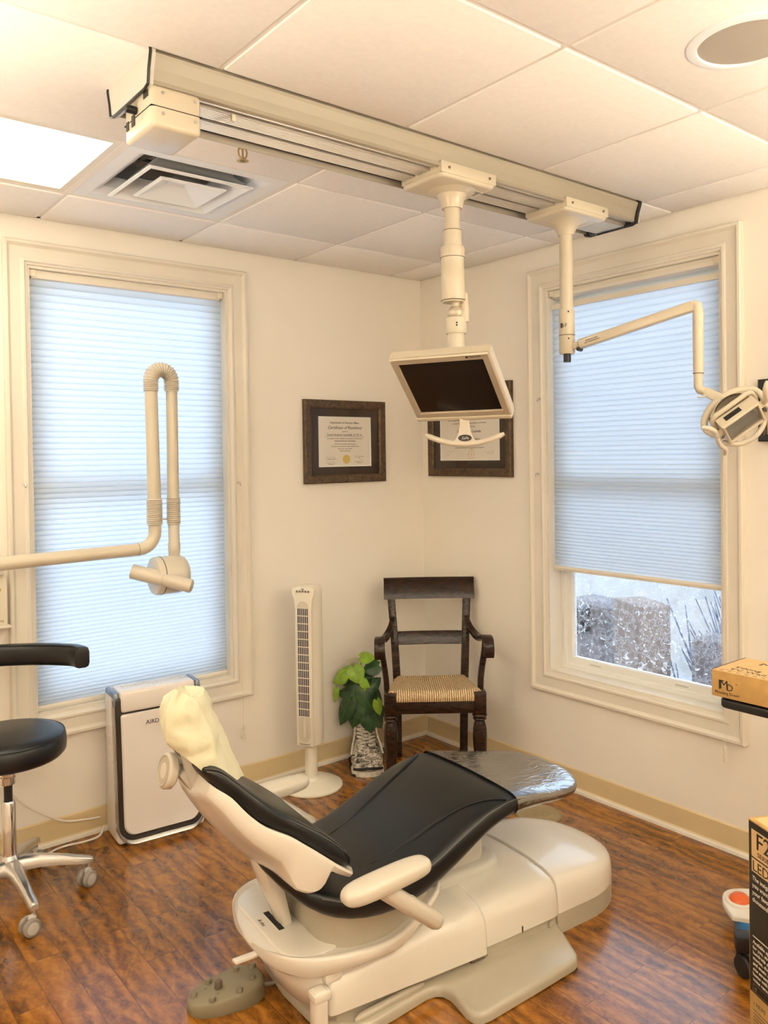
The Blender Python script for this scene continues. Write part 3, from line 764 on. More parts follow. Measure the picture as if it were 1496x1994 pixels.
# positioning handle under the screen
hb = MC - up * (h_ + .010) - nn * .010
rh = Vector((.72, -.694, 0))
hc = hb + Vector((0, 0, -.088))
m = MB(); pts = [hc + rh * x + Vector((0, 0, .095 * (abs(x) / .135) ** 2 * .36 - .005)) + cd_ * .0 for x in (-.135, -.12, -.09, -.06, -.03, 0, .03, .06, .09, .12, .135)]
m.tube(pts, [.006, .0095, .010, .010, .010, .010, .010, .010, .010, .0095, .006], 14); m.build('handle_bar', 'cream', t)
m = MB(); rings = []
for z, w2 in ((.098, .016), (.06, .017), (.036, .021), (.014, .030), (.0, .045), (-.006, .05)):
    rings.append([hc + rh * (w2 * sx) + cd_ * sy * .009 + Vector((0, 0, z)) for sx, sy in ((-1, -1), (1, -1), (1, 1), (-1, 1))])
m.loft(rings); m.build('handle_neck', 'cream', t)
bm_ = basis(hc + cd_ * .0105 + Vector((0, 0, .016)), rh, (0, 0, 1), cd_)
m = MB(); m.cyl((0, 0, -.002), (0, 0, .001), 1, n=36, M=bm_ @ Matrix.Diagonal((.023, .0115, 1, 1))); bd = m.build('badge', 'black', t, smooth=False)
m = MB(); m.text('SaFe', .013, bm_ @ Matrix.Translation((0, -.0045, .0012)), shear=.3); m.build('badge_lettering', 'whiteink', bd, smooth=False)

# ------------------------------------------------------------------ dental lamp
LX, LY = -.560, -1.490
t = thing('dental_lamp', 'dental operating lamp on an angled arm hanging from the far trolley of the ceiling track', 'lamp', (LX, LY, 2.2), wc=True)
zt, yc = trolley(t, -.565)
o3 = (LX, LY, 0)
m = MB(); m.lathe([(.085, zt + .002), (.07, zt - .004), (.05, zt - .012), (.038, zt - .03), (.031, zt - .045), (.0295, zt - .05)], o3, 40); m.build('flange', 'cream_b', t)
m = MB(); m.lathe([(.025, zt - .03), (.025, 2.12), (.030, 2.118), (.030, 1.958), (.026, 1.952), (.005, 1.952)], o3, 36); m.build('drop_tube', 'cream_b', t)
MB().lathe([(.0298, 2.021), (.0306, 2.0225), (.0298, 2.024)], o3, 36).build('joint_ring', 'dark', t)
MB().cyl((LX, LY, 1.955), (LX, LY, 1.922), .014, n=16).build('brake_stud', 'black', t)
m = MB()
for z in (2.108, 2.008): m.cyl(Vector((LX, LY, z)) + cd_ * .028, Vector((LX, LY, z)) + cd_ * .032, .003, n=10)
m.build('set_screw', 'dark', t)
m = MB()
lm = basis(Vector((LX, LY, 2.052)) + (cd_ * .9 - cr * .45).normalized() * .0303, (cr * .9 + cd_ * .45).normalized(), (0, 0, 1), (cd_ * .9 - cr * .45).normalized())
m.text('LF', .018, lm, ext=.0006); m.box(-.016, -.009, -.004, .014, 0, .0012, M=lm); m.build('tube_marking', 'ink', t, smooth=False)
D = Vector((math.cos(R(-75)), math.sin(R(-75)), 0))
A0 = Vector((LX, LY, 1.982)); 
def at(dd, z): return Vector((LX, LY, z)) + D * dd
dirn = (at(.462, 2.085) - at(.05, 1.985)).normalized()
def bar(m, p, q, wv, hv, bev=.004):
    p = Vector(p); q = Vector(q); x = (q - p); l = x.length; x.normalize(); y = D.cross(Vector((0, 0, 1))).normalized(); z = x.cross(y)
    m.box(0, l, -wv / 2, wv / 2, -hv / 2, hv / 2, bev, M=basis(p, x, y, z), seg=3)
m = MB(); bar(m, at(.02, 1.978), at(.07, 1.988), .020, .026); m.build('pivot', 'cream_b', t)
m = MB(); bar(m, at(.05, 1.984), at(.472, 2.079), .034, .036, .006); arm = m.build('upper_arm', 'cream_b', t)
side = D.cross(Vector((0, 0, 1))).normalized(); side = side if side.dot(Vector((-1, -1, 0))) > 0 else -side
am = basis(at(.105, 1.9955) + side * .0173, dirn if dirn.dot(cr) > 0 else -dirn, dirn.cross(side) * -1 if dirn.cross(side).z < 0 else dirn.cross(side), side)
m = MB(); m.text('INTERLOCK BAR', .0065, am @ Matrix.Translation((0, .002, 0))); m.text('NOT UNDERNEATH', .0065, am @ Matrix.Translation((0, -.006, 0))); m.build('arm_lettering', 'ink', arm, smooth=False)
m = MB(); m.cyl(at(.052, 1.966) - side * .01, at(.052, 1.966) + side * .018, .008, n=14); m.build('tension_knob', 'black', t)
m = MB(); pts = [at(.463, 2.087), at(.480, 2.078), at(.484, 2.055), at(.483, 1.842)]
m.tube(pts, [.015, .0185, .0185, .0175], 16, up=side); m.build('drop_arm', 'cream_b', t)
m = MB(); m.tube([at(.4825, 1.846), at(.4825, 1.80), at(.488, 1.788), at(.515, 1.776)], [.0155, .0155, .0155, .014], 16, up=side); m.build('elbow', 'cream_b', t)
m = MB(); m.lathe([(.0178, 1.8435), (.0186, 1.845), (.0178, 1.8465)], at(.4828, 0), 24); m.build('joint_ring', 'inksoft', t)
# head: rear Y-frame, reflector shell, front lens housing, two handles
hcn = at(.600, 1.700)                            # lamp head centre
fw = (cr * .30 + cd_ * .72 - Vector((0, 0, .62))).normalized()   # beam: down towards the chair
hx = (cr * .70 + Vector((0, 0, .72))); hx = (hx - fw * hx.dot(fw)).normalized(); hy = fw.cross(hx)
HM = basis(hcn, hx, hy, fw)
m = MB(); bar(m, at(.505, 1.782), at(.560, 1.752), .030, .032); m.build('knuckle', 'cream_b', t)
MB().tube([at(.510, 1.766) + side * .012, at(.50, 1.762) + side * .022, at(.488, 1.763) + side * .03], .0028, 8).build('brake_lever', 'chrome', t)
kb = HM.inverted() @ at(.556, 1.754)
m = MB()
for s in (-1, 1):
    pts = catmull([kb, kb * .86 + Vector((s * .045, 0, -.004)), (s * .088, kb.y * .45, kb.z * .62), (s * .104, kb.y * .15, kb.z * .2), (s * .098, 0, .022)], 6)
    m.tube([HM @ p for p in pts], [.015 - .006 * k / (len(pts) - 1) for k in range(len(pts))], 12)
m.build('yoke', 'cream_b', t)
m = MB()                                        # curved reflector back, a dish cut to a rounded oblong
def dish(u, v):
    x = (u - .5) * .150; y = (v - .5) * .120; e = 1 - .22 * ((x / .075) ** 2) * ((y / .06) ** 2)
    return HM @ Vector((x * e, y * e, -.055 + .045 * ((x / .075) ** 2 + (y / .06) ** 2) / 1.6))
def dish2(u, v):
    q = HM.inverted() @ dish(u, v); return HM @ Vector((q.x * 1.03, q.y * 1.03, q.z - .005))
m.grid(dish, 14, 12); m.build('reflector', 'silver', t, recalc=False)
m = MB(); m.grid(dish2, 14, 12); m.build('reflector_back', 'cream_b', t, recalc=False)
m = MB(); pts = [HM @ Vector((x, y, .006)) for x, y in rrect(-.078, .078, -.062, .062, .022, 6)]
m.tube(pts, .0085, 10, loop=True); m.build('rim', 'cream_b', t)
m = MB(); frame_sweep(m, (-.070, .070, -.056, .050), [(0, .012), (0, .052), (.004, .056), (.008, .056), (.010, .050), (.010, .012)], lambda x, y, q: HM @ Vector((x, y, q))); m.build('lens_housing', 'cream_b', t, smooth=False)
MB().box(-.061, .061, -.047, .041, .044, .047, M=HM).build('lens', 'glass', t, smooth=False)
MB().box(-.061, .061, -.047, .041, .010, .014, M=HM).build('light_engine', 'inksoft', t, smooth=False)
m = MB(); m.lathe([(.001, .030), (.012, .030), (.016, .018), (.001, .018)], n=20, M=HM); m.build('bulb_shield', 'chrome', t)
m = MB(); m.box(-.045, .015, .0498, .0510, .022, .040, M=HM); sw = m.build('switch_label', 'black', t, smooth=False)
m = MB()
for s in (-1, 1):
    m.cyl(HM @ Vector((s * .055, 0, .03)), HM @ Vector((s * .092, 0, .03)), .012, n=16, bev=.002)
m.build('side_pivot', 'cream_b', t)
for s in (-1, 1):
    m = MB(); pts = catmull([(s * .090, 0, .03), (s * .098, .03, .045), (s * .097, .062, .055), (s * .108, .088, .050), (s * .125, .10, .040)], 6)
    m.tube([HM @ p for p in pts], [.009, .010, .010, .010, .010, .010, .010, .010, .010, .010, .0095, .009, .009, .009, .009, .009, .009, .009, .009, .008, .008, .008, .007, .006, .005][:len(pts)], 12)
    pts = catmull([(s * .090, 0, .03), (s * .098, -.03, .045), (s * .092, -.058, .055), (s * .10, -.080, .052)], 6)
    m.tube([HM @ p for p in pts], .0085, 12)
    m.build('handle', 'cream', t)
m = MB(); pts = catmull([(-.085, -.05, .03), (-.05, -.072, .055), (0, -.080, .066), (.05, -.072, .055), (.085, -.05, .03)], 6)
m.tube([HM @ p for p in pts], .009, 12); m.build('front_guard', 'cream', t)

# ------------------------------------------------------------------ x-ray unit
t = thing('xray_unit', 'cream dental x-ray arm folded into a tall loop in front of the left window', 'x-ray machine', (-2.42, -.22, 1.2), wc=True)
yx = -.22
m = MB(); pts = [(-2.45, yx, 1.194)] + [(-1.74, yx, 1.207)] + [Vector((-1.74, yx, 1.277)) + Vector((math.sin(q), 0, -math.cos(q))) * .070 for q in [R(15 * k) for k in range(1, 7)]] + [(-1.670, yx, 1.31), (-1.670, yx, 1.335)]
m.tube(pts, .0262, 20); m.build('horizontal_arm', 'cream_b', t)
MB().lathe([(.0264, -.001), (.0268, 0), (.0264, .001)], M=basis((-1.745, yx, 1.207), (0, 1, 0), (0, 0, 1), (1, 0, 0)), n=24).build('joint_ring', 'inksoft', t)
def bellow(m, pts, r0, r1, pitch=.0082):
    P = []; rs = []
    for i in range(len(pts) - 1):
        a = Vector(pts[i]); b = Vector(pts[i + 1]); n = max(1, int((b - a).length / pitch * 2))
        for k in range(n): P.append(a.lerp(b, k / n))
    for i in range(len(P)): rs.append(r1 if i % 2 else r0)
    m.tube(P, rs, 20)
m = MB(); bellow(m, [(-1.670, yx, 1.302), (-1.670, yx, 1.416)], .0290, .0342); m.build('lower_bellows', 'cream', t)
m = MB(); bellow(m, [(-1.587, yx, 1.300), (-1.587, yx, 1.416)], .0255, .0308); m.build('lower_bellows', 'cream', t)
m = MB(); m.tube([(-1.670, yx, 1.41), (-1.676, yx, 1.87)], [.0275, .0262], 20); m.build('rising_arm', 'cream_b', t)
m = MB(); m.tube([(-1.587, yx, 1.41), (-1.586, yx, 1.87)], [.0245, .0238], 20); m.build('hanging_arm', 'cream_b', t)
m = MB(); bellow(m, [(-1.676, yx, 1.858), (-1.676, yx, 1.905)] + [Vector((-1.631, yx, 1.905)) + Vector((-math.cos(q), 0, math.sin(q))) * .045 for q in [R(12 * k) for k in range(1, 16)]] + [(-1.586, yx, 1.858)], .0275, .0328); m.build('elbow_bellows', 'cream', t)
MB().cyl((-1.64, yx, 1.325), (-1.615, yx, 1.325), .004, n=10).build('link_pin', 'chrome', t)
m = MB(); m.tube([(-1.587, yx, 1.31), (-1.587, yx, 1.225), (-1.587, yx, 1.222), (-1.587, yx, 1.19), (-1.587, yx, 1.187), (-1.587, yx, 1.14)], [.0235, .0235, .0258, .0258, .0238, .025], 20); m.build('yoke_stem', 'cream', t)
# tube head: short drum facing along the wall, with the cone beside it
m = MB(); Mx = basis((-1.60, yx, 1.090), (0, 1, 0), (0, 0, 1), (-1, 0, 0))
m.lathe([(.001, .082), (.070, .082), (.077, .078), (.080, .070), (.080, -.028), (.074, -.048), (.058, -.060), (.001, -.064)], n=48, M=Mx); hd = m.build('tube_head', 'cream', t)
MB().lathe([(.0805, .052), (.0812, .054), (.0805, .056)], n=48, M=Mx).build('head_seam', 'inksoft', hd)
m = MB(); c0 = Vector((-1.568, -.345, 1.050)); c1 = Vector((-1.765, -.205, 1.118)); dv = (c1 - c0).normalized()
m.tube([c0, c0 + dv * .003, c0 + dv * .12, c0 + dv * .122, c1, c1 - dv * .001], [.024, .0285, .0285, .031, .031, .025], 28); cn = m.build('collimator_cone', 'cream', t)
MB().cyl(c0 - dv * .001, c0 - dv * .003, .021, n=28).build('cone_cap', 'silver', cn)
m = MB(); m.box(-1.64, -1.56, -.30, -.22, 1.04, 1.075, .01); m.build('cone_bracket', 'cream', t)
m = MB(); m.box(-2.52, -2.38, -.255, 0, 1.162, 1.26, .015, seg=3); m.build('wall_bracket', 'cream_b', t)

t = thing('xray_control_box', 'cream wall control box with a round dial at the left edge, below the x-ray arm', 'control box', (-2.32, -.05, 1.03), wc=True)
m = MB(); m.box(-2.46, -2.207, -.060, 0, .935, 1.135, .006); m.build('case', 'plateivory', t)
m = MB(); m.box(-2.46, -2.197, -.075, 0, .928, .936, .002); m.box(-2.46, -2.22, -.07, 0, 1.135, 1.155, .004); m.build('case_lip', 'trim', t)
MB().box(-2.40, -2.252, -.0615, -.059, 1.085, 1.112).build('display', 'black', t, smooth=False)
MB().lathe([(.006, 0), (.0085, .001), (.0085, .0025), (.005, .0025)], n=20, M=basis((-2.238, -.060, 1.078), (1, 0, 0), (0, 0, 1), (0, -1, 0))).build('indicator_ring', 'brass', t)
Mx = basis((-2.285, -.060, 1.015), (1, 0, 0), (0, 0, 1), (0, -1, 0))
m = MB(); m.lathe([(.001, .0), (.036, 0), (.036, .003), (.034, .005), (.001, .004)], n=36, M=Mx); dl = m.build('dial', 'purblue', t)
MB().lathe([(.034, .004), (.038, .005), (.038, .001), (.036, .001)], n=36, M=Mx).build('dial_ring', 'chrome', dl)
m = MB()
for k in range(12): m.box(.020, .030, -.0018, .0018, .0045, .0055, M=Mx @ Matrix.Rotation(k * PI / 6, 4, 'Z'))
m.build('dial_marks', 'paper_edge', dl, smooth=False)
m = MB(); m.text('xray', .013, basis((-2.222, -.0605, .952), (1, 0, 0), (0, 0, 1), (0, -1, 0)), align='RIGHT'); m.build('brand_lettering', 'inksoft', t, smooth=False)
# ------------------------------------------------------------------ dental chair (local: x towards the feet, y towards the left wall)
CH = thing('dental_chair', 'black leather reclining dental chair with a cream shell, in the middle of the floor', 'dental chair', (-1.0, -1.5, 0), R(-5))
def sym(pts):
    """close an outline given from the feet round the near side to the head (y<=0)"""
    return pts + [(x, -y) for x, y in reversed(pts) if abs(y) > 1e-6]
# floor plate with a wide foot wing each side
half = [(.10, 0), (.10, -.15), (.085, -.225), (.066, -.245), (.050, -.285), (.018, -.355), (.004, -.384), (-.012, -.400), (-.035, -.408), (-.20, -.420), (-.385, -.431), (-.415, -.428), (-.434, -.412), (-.438, -.385), (-.430, -.33), (-.428, -.30), (-.435, -.275), (-.452, -.262), (-.480, -.258), (-.60, -.273), (-.68, -.280), (-.74, -.262), (-.78, -.215), (-.803, -.14), (-.812, 0)]
m = MB(); m.prism(sym(half), .004, .034, .014); pl = m.build('base_plate', 'greige', CH, ang=50)
m = MB(); m.tube([(-.475, -.232, .036), (-.50, -.236, .036), (-.70, -.250, .036), (-.72, -.250, .034)], [.006, .013, .013, .006], 10); m.build('raised_rib', 'greige', pl)
m = MB(); m.prism(sym([(x * .985, y * .97) for x, y in half]), 0, .006); m.build('rubber_skirt', 'black', pl)
# grey plinth under the covers
m = MB(); m.prism(sym([(.062, 0), (.062, -.235), (-.235, -.240), (-.235, -.225), (-.76, -.225), (-.80, -.15), (-.81, 0)]), .02, .105, .01); m.build('plinth', 'greige', CH, ang=50)
MB().box(-.30, -.243, -.243, -.20, .030, .075, .006).build('plinth_pocket', 'inksoft', CH)
def hump(s, w, zt, zb=.066, k=1.):
    """ring across the chair at station s"""
    pr = [(1.0, 0), (.995, .30), (.975, .56), (.94, .71), (.86, .83), (.70, .91), (.42, .97), (0, 1.0)]
    r = [(s, -w * a, zb + (zt - zb) * b) for a, b in pr]
    return r + [(s, -y, z) for (x, y, z) in reversed(r[:-1])]
def hump_shell(rings, name, par=CH, sub=0):
    m = MB(); m.loft(rings, closed=True, caps=True); return m.build(name, 'chairwhite', par, ang=50)
# middle cover
R_ = [hump(-.262, .243, .196), hump(-.15, .246, .200), hump(.02, .247, .203), hump(.050, .246, .203), hump(.0615, .243, .199)]
c = hump_shell(R_, 'middle_cover')
m = MB(); m.box(-.098, -.094, -.2485, -.246, .066, .084); m.build('cover_notch', 'ink', c, smooth=False)
MB().cyl((.035, -.237, .045), (.035, -.243, .045), .011, n=20, bev=.002).build('cover_button', 'greige', CH)
# toe cover on its grey band
def toe_w(s):
    s0, a = .215, .255
    return .243 if s <= s0 else .243 * max(0, 1 - ((s - s0) / a) ** 2.15) ** (1 / 2.15)
ss = [.066, .072, .085, .14, .20, .25, .29, .325, .36, .39, .415, .437, .453, .464, .4695]
ss = [.066, .070, .082] + ss[3:]
rings = []
for i, s in enumerate(ss):
    w = toe_w(s); f = w / .243
    zt = (.195 if i == 0 else .204 - .022 * max(0, s - .07) / .3)
    zt = .068 + (zt - .068) * (.30 + .70 * min(1, (max(0, f)) ** .75) if s > .3 else 1)
    rings.append(hump(s, max(w * (.985 if i == 0 else 1), .012), zt, .068))
hump_shell(rings, 'toe_cover')
m = MB(); out = [(.066, 0), (.066, -.240), (.075, -.243)] + [(s, -max(toe_w(s) * .992, .0)) for s in ss[3:]] + [(.469, 0)]
m.prism(sym([p for i, p in enumerate(out) if i == 0 or i == len(out) - 1 or abs(p[1]) > 1e-4]), .0, .069); m.build('toe_band', 'greige', CH, ang=50)
# rear cover overlaps the middle one
R_ = [hump(-.796, .232, .150, .074), hump(-.790, .245, .172, .072), hump(-.775, .250, .185, .072), hump(-.55, .253, .200, .064), hump(-.30, .254, .208, .054), hump(-.255, .254, .209, .052), hump(-.246, .252, .206, .052), hump(-.242, .246, .199, .052)]
hump_shell(R_, 'rear_cover')
# latch column at the rear corner
for s in (-1,):
    m = MB(); m.box(-.842, -.800, s * .236 - .020, s * .236 + .020, .035, .155, .010, seg=3); m.box(-.845, -.79, s * .236 - .022, s * .236 + .022, .125, .150, .006); m.build('corner_latch', 'chairwhite', CH)
# rear housing below the pan
def ell(s0, a, b, n, p=2.4):
    return [(s0 - a * (max(0, math.cos(R(90 - 90 * k / n)))) ** (2 / p), -b * (max(0, math.sin(R(90 - 90 * k / n)))) ** (2 / p)) for k in range(n + 1)]
def rearring(z, s0, a, b, s1):
    half = [(s1, 0), (s1, -b)] + ell(s0, a, b, 10)
    q = sym(half); return [(x, y, z) for x, y in q]
m = MB(); m.loft([rearring(.045, -.76, .060, .165, -.70), rearring(.060, -.76, .076, .19, -.70), rearring(.12, -.76, .108, .222, -.70), rearring(.160, -.76, .122, .226, -.70), rearring(.180, -.76, .115, .218, -.70), rearring(.188, -.76, .09, .18, -.70)]); m.build('rear_housing', 'chairwhite', CH, ang=50)
m = MB(); m.box(-.80, -.745, -.238, .05, .150, .184, .010); m.build('housing_strap', 'chairwhite', CH)
# pan that carries the seat: a wide shell, low waist, high rear deck
def pan(s, w, zt, zb, e=.35):
    r = [(s, 0, zb), (s, -w * .55, zb + .004), (s, -w * .82, zb + (zt - zb) * .10), (s, -w * .95, zb + (zt - zb) * .32), (s, -w, zb + (zt - zb) * .70), (s, -w * .995, zb + (zt - zb) * .93), (s, -w * .965, zt), (s, -w * .92, zt - .002), (s, -w * .86, zt - .012), (s, 0, zt - .012)]
    return r + [(x, -y, z) for x, y, z in reversed(r[1:-1])]
P_ = [pan(-.972, .03, .266, .250), pan(-.969, .085, .274, .240), pan(-.960, .13, .281, .228), pan(-.94, .178, .286, .215), pan(-.90, .222, .288, .200), pan(-.84, .252, .288, .190), pan(-.76, .268, .283, .184), pan(-.70, .272, .278, .184), pan(-.64, .272, .272, .188), pan(-.59, .27, .272, .196), pan(-.53, .268, .284, .214), pan(-.47, .262, .300, .240), pan(-.42, .25, .312, .268), pan(-.39, .23, .318, .29)]
P_ = [[(x if x > -.64 else -.64 + (x + .64) * .85, y, z - .050 * min(1, max(0, (-.40 - x) / .15)) * (1 if z > .22 else .6)) for x, y, z in r] for r in P_]
m = MB(); m.loft(P_); pan_o = m.build('seat_pan', 'chairwhite', CH, ang=50, sub=1)
m = MB(); m.prism(rrect(-.890, -.70, -.215, .215, .09), .210, .2318, .006); m.build('pan_deck', 'chairwhite', pan_o, ang=45)
m = MB(); m.box(-.846, -.829, -.052, .056, .2300, .2326); m.build('deck_slot', 'dark', pan_o, smooth=False)
m = MB(); m.text('A·dec', .017, basis((-.876, .012, .2322), (.0, -1, 0), (1, 0, 0), (0, 0, 1)), shear=.2); m.build('deck_lettering', 'ink', pan_o, smooth=False)
m = MB(); m.prism(rrect(-.78, -.40, -.225, .225, .09), .20, .345, .02); m.build('seat_frame', 'greige', CH, ang=45)
# rubber lift column under the knees
m = MB(); m.prism(rrect(-.36, -.035, -.105, .105, .07), .15, .232, .02); m.build('lift_cover', 'lightgrey', CH, ang=45)
m = MB(); m.box(-.30, -.10, -.075, .075, .22, .44, .03); m.build('lift_link', 'lightgrey', CH)
# lever at the back
m = MB(); m.box(-.115, .05, -.012, .012, -.005, .005, .0045, M=Matrix.Translation((-.875, -.045, .185)) @ Matrix.Rotation(R(8), 4, 'Z') @ Matrix.Rotation(R(6), 4, 'Y')); m.build('release_lever', 'chairwhite', CH)

# seat and legrest: one upholstered body
ST = [(-.900, .452, .430, .10), (-.885, .448, .405, .15), (-.855, .432, .372, .195), (-.80, .402, .328, .230), (-.72, .375, .294, .250), (-.62, .366, .278, .258), (-.52, .386, .280, .262), (-.42, .430, .314, .264), (-.32, .474, .362, .262), (-.23, .502, .412, .258), (-.15, .512, .434, .254), (-.08, .506, .442, .248), (.0, .490, .438, .238), (.08, .472, .424, .228), (.14, .464, .418, .217), (.19, .459, .414, .202), (.235, .454, .412, .172), (.265, .449, .414, .125), (.282, .444, .418, .07), (.287, .438, .422, .04)]
def cush(s, zt, zb, w, off=0.):
    h = zt - zb
    r = [(0, 0), (.80, 0), (.93, .06), (.985, .25), (1.0, .5), (.985, .70), (.945, .83), (.86, .905), (.62, .955), (.30, .985), (0, 1.0)]
    pts = [(s, -(w + off) * a, zb - off + (h + 2 * off) * b) for a, b in r]
    return pts + [(x, -y, z) for x, y, z in reversed(pts[1:-1])]
m = MB(); m.loft([cush(*q) for q in ST]); st = m.build('seat_cushion', 'leather', CH, ang=60, sub=1)
def interp(s, k):
    for a, b in zip(ST, ST[1:]):
        if a[0] <= s <= b[0]: return a[k] + (b[k] - a[k]) * (s - a[0]) / (b[0] - a[0])
    return ST[-1][k]
def topz(s, l):
    zt, zb, w = interp(s, 1), interp(s, 2), interp(s, 3); q = abs(l) / w; h = zt - zb
    tab = [(0, 1.0), (.30, .985), (.62, .955), (.86, .905), (.945, .83), (.985, .70), (1, .5)]
    for (a, f), (b, g) in zip(tab, tab[1:]):
        if a <= q <= b: return zb + h * (f + (g - f) * (q - a) / (b - a))
    return zb + h * .5
def seam(pts, r=.0022, dz=.0):
    P = catmull([(s, l, 0) for s, l in pts], 8)
    return [(p.x, p.y, topz(p.x, p.y) + dz) for p in P]
for sg in (-1, 1):
    m = MB(); m.tube(seam([(-.70, sg * .10), (-.60, sg * .115), (-.48, sg * .135), (-.36, sg * .155), (-.27, sg * .175), (-.20, sg * .205), (-.15, sg * .238)]), .0042, 8)
    m.build('panel_seam', 'leather', st)
for sg in (-1, 1):
    P = [(s, sg * interp(s, 3) * .972, 0) for s in [-.80 + .02 * k for k in range(50)]]
    m = MB(); m.tube([(x, y, topz(x, y)) for x, y, _ in P if x < .10], .0018, 6); m.build('edge_stitching', 'stitch', st)
# clear plastic sleeve over the foot end
FT = [q for q in ST if q[0] >= -.15]
ring = [cush(s, zt, zb, w, .004) for s, zt, zb, w in [(-.115, .511, .440, .252)] + [q for q in ST if q[0] > -.1]]
m = MB(); m.loft(ring, caps=False); m.build('clear_foot_cover', 'film', CH, ang=60, sub=1)
m = MB(); m.prism(rrect(-.06, .225, -.17, .17, .08), .405, .430, .008); m.build('legrest_tray', 'lightgrey', CH, ang=45)

# backrest cushion + shell, stations from the seat end upwards: (bottom s,z)(top s,z) half width
BK = [((-.690, .424), (-.676, .440), .185), ((-.700, .419), (-.690, .470), .205), ((-.745, .452), (-.752, .535), .216), ((-.815, .512), (-.850, .608), .220), ((-.885, .568), (-.930, .660), .214), ((-.950, .603), (-.985, .716), .200), ((-.995, .645), (-1.026, .756), .184), ((-1.030, .690), (-1.058, .780), .168), ((-1.070, .728), (-1.090, .782), .150), ((-1.085, .742), (-1.100, .768), .12)]
def backring(B, T, w):
    B = Vector((B[0], 0, B[1])); T = Vector((T[0], 0, T[1])); V = T - B
    r = [(0, 0), (.80, 0), (.95, .08), (1.0, .35), (.99, .62), (.95, .80), (.88, .90), (.62, .93), (.30, .90), (0, .88)]
    pts = [B + V * b + Vector((0, -w * a, 0)) for a, b in r]
    return pts + [Vector((p.x, -p.y, p.z)) for p in reversed(pts[1:-1])]
m = MB(); m.loft([backring(*q) for q in BK]); bk = m.build('backrest_cushion', 'leather', CH, ang=60, sub=1)
for sg in (-1, 1):
    m = MB()
    for f, aa in ((.78, .945), (.875, .875), (.895, .74)):
        pts = [Vector((B[0], 0, B[1])).lerp(Vector((T[0], 0, T[1])), f) + Vector((0, sg * w * aa, -.002)) for B, T, w in BK[1:-1]]
        m.tube(catmull(pts, 4), .0014, 6)
    m.build('edge_stitching', 'stitch', bk)
SHN = [((-.690, .424), (-.676, .440), .185, (-.692, .414), 0), ((-.700, .419), (-.690, .470), .205, (-.704, .408), 0), ((-.745, .452), (-.752, .535), .216, (-.752, .436), 0), ((-.762, .466), (-.77, .55), .217, (-.772, .446), 0), ((-.768, .471), (-.775, .555), .217, (-.790, .416), 1), ((-.785, .486), (-.80, .57), .218, (-.808, .402), 1), ((-.815, .512), (-.850, .608), .220, (-.838, .404), 1), ((-.850, .540), (-.89, .635), .218, (-.876, .424), 1),
       ((-.885, .568), (-.930, .660), .214, (-.936, .466), 2), ((-.950, .603), (-.985, .716), .200, (-1.008, .545), 2), ((-.995, .645), (-1.026, .756), .184, (-1.050, .602), 2), ((-1.030, .690), (-1.058, .780), .168, (-1.080, .650), 2), ((-1.062, .718), (-1.080, .770), .148, (-1.092, .672), 2), ((-1.076, .732), (-1.090, .760), .125, (-1.094, .684), 2)]
def shellring(B, T, w, D, kind):
    B = Vector((B[0], 0, B[1])); T = Vector((T[0], 0, T[1])); D = Vector((D[0], 0, D[1])); V = D - B; U = (T - B)
    w2 = w + .012
    k = min(1, max(0, kind - 1))
    f = lambda a, b: a + (b - a) * k
    prof = [(.985, -.10), (1.0, -.02), (1.006, .05), (.992, f(.45, .28)), (f(.97, .955), f(.90, .50)), (f(.94, .925), f(.96, .56)), (f(.70, .62), f(.99, .72)), (f(.40, .40), f(1.0, .90)), (.24, 1.0), (0, 1.0)]
    pts = [B + (V * b if b > 0 else U * (-b)) + Vector((0, -w2 * a, 0)) for a, b in prof]
    full = pts + [Vector((p.x, -p.y, p.z)) for p in reversed(pts[:-1])]
    return full + [B + U * .06 + Vector((0, w2 * .95 * k_, 0)) for k_ in (1, .5, 0, -.5, -1)]
_q = catmull([(a[0], a[1], 0) for a, *_ in SHN], 3); 
def cm(ix): return catmull([((r[ix][0], r[ix][1], 0) if isinstance(r[ix], tuple) else (r[ix], 0, 0)) for r in SHN], 3)
cB, cT, cw, cD, ck = cm(0), cm(1), cm(2), cm(3), cm(4)
m = MB(); m.loft([shellring((cB[i].x, cB[i].y), (cT[i].x, cT[i].y), cw[i].x, (cD[i].x, cD[i].y), ck[i].x) for i in range(len(cB))]); sh = m.build('backrest_shell', 'chairwhite', CH, ang=32)
# arm that joins the shell to the pan
def blade(z, s, w, t): return [(s - t, -w, z), (s + t, -w, z), (s + t * 1.2, 0, z), (s + t, w, z), (s - t, w, z), (s - t * 1.2, 0, z)]
m = MB(); m.loft([blade(.205, -.806, .045, .017), blade(.24, -.812, .046, .018), blade(.28, -.825, .050, .021), blade(.33, -.842, .053, .027), blade(.39, -.856, .056, .032), blade(.45, -.872, .060, .036)]); m.build('back_support_arm', 'chairwhite', CH, ang=50, sub=1)
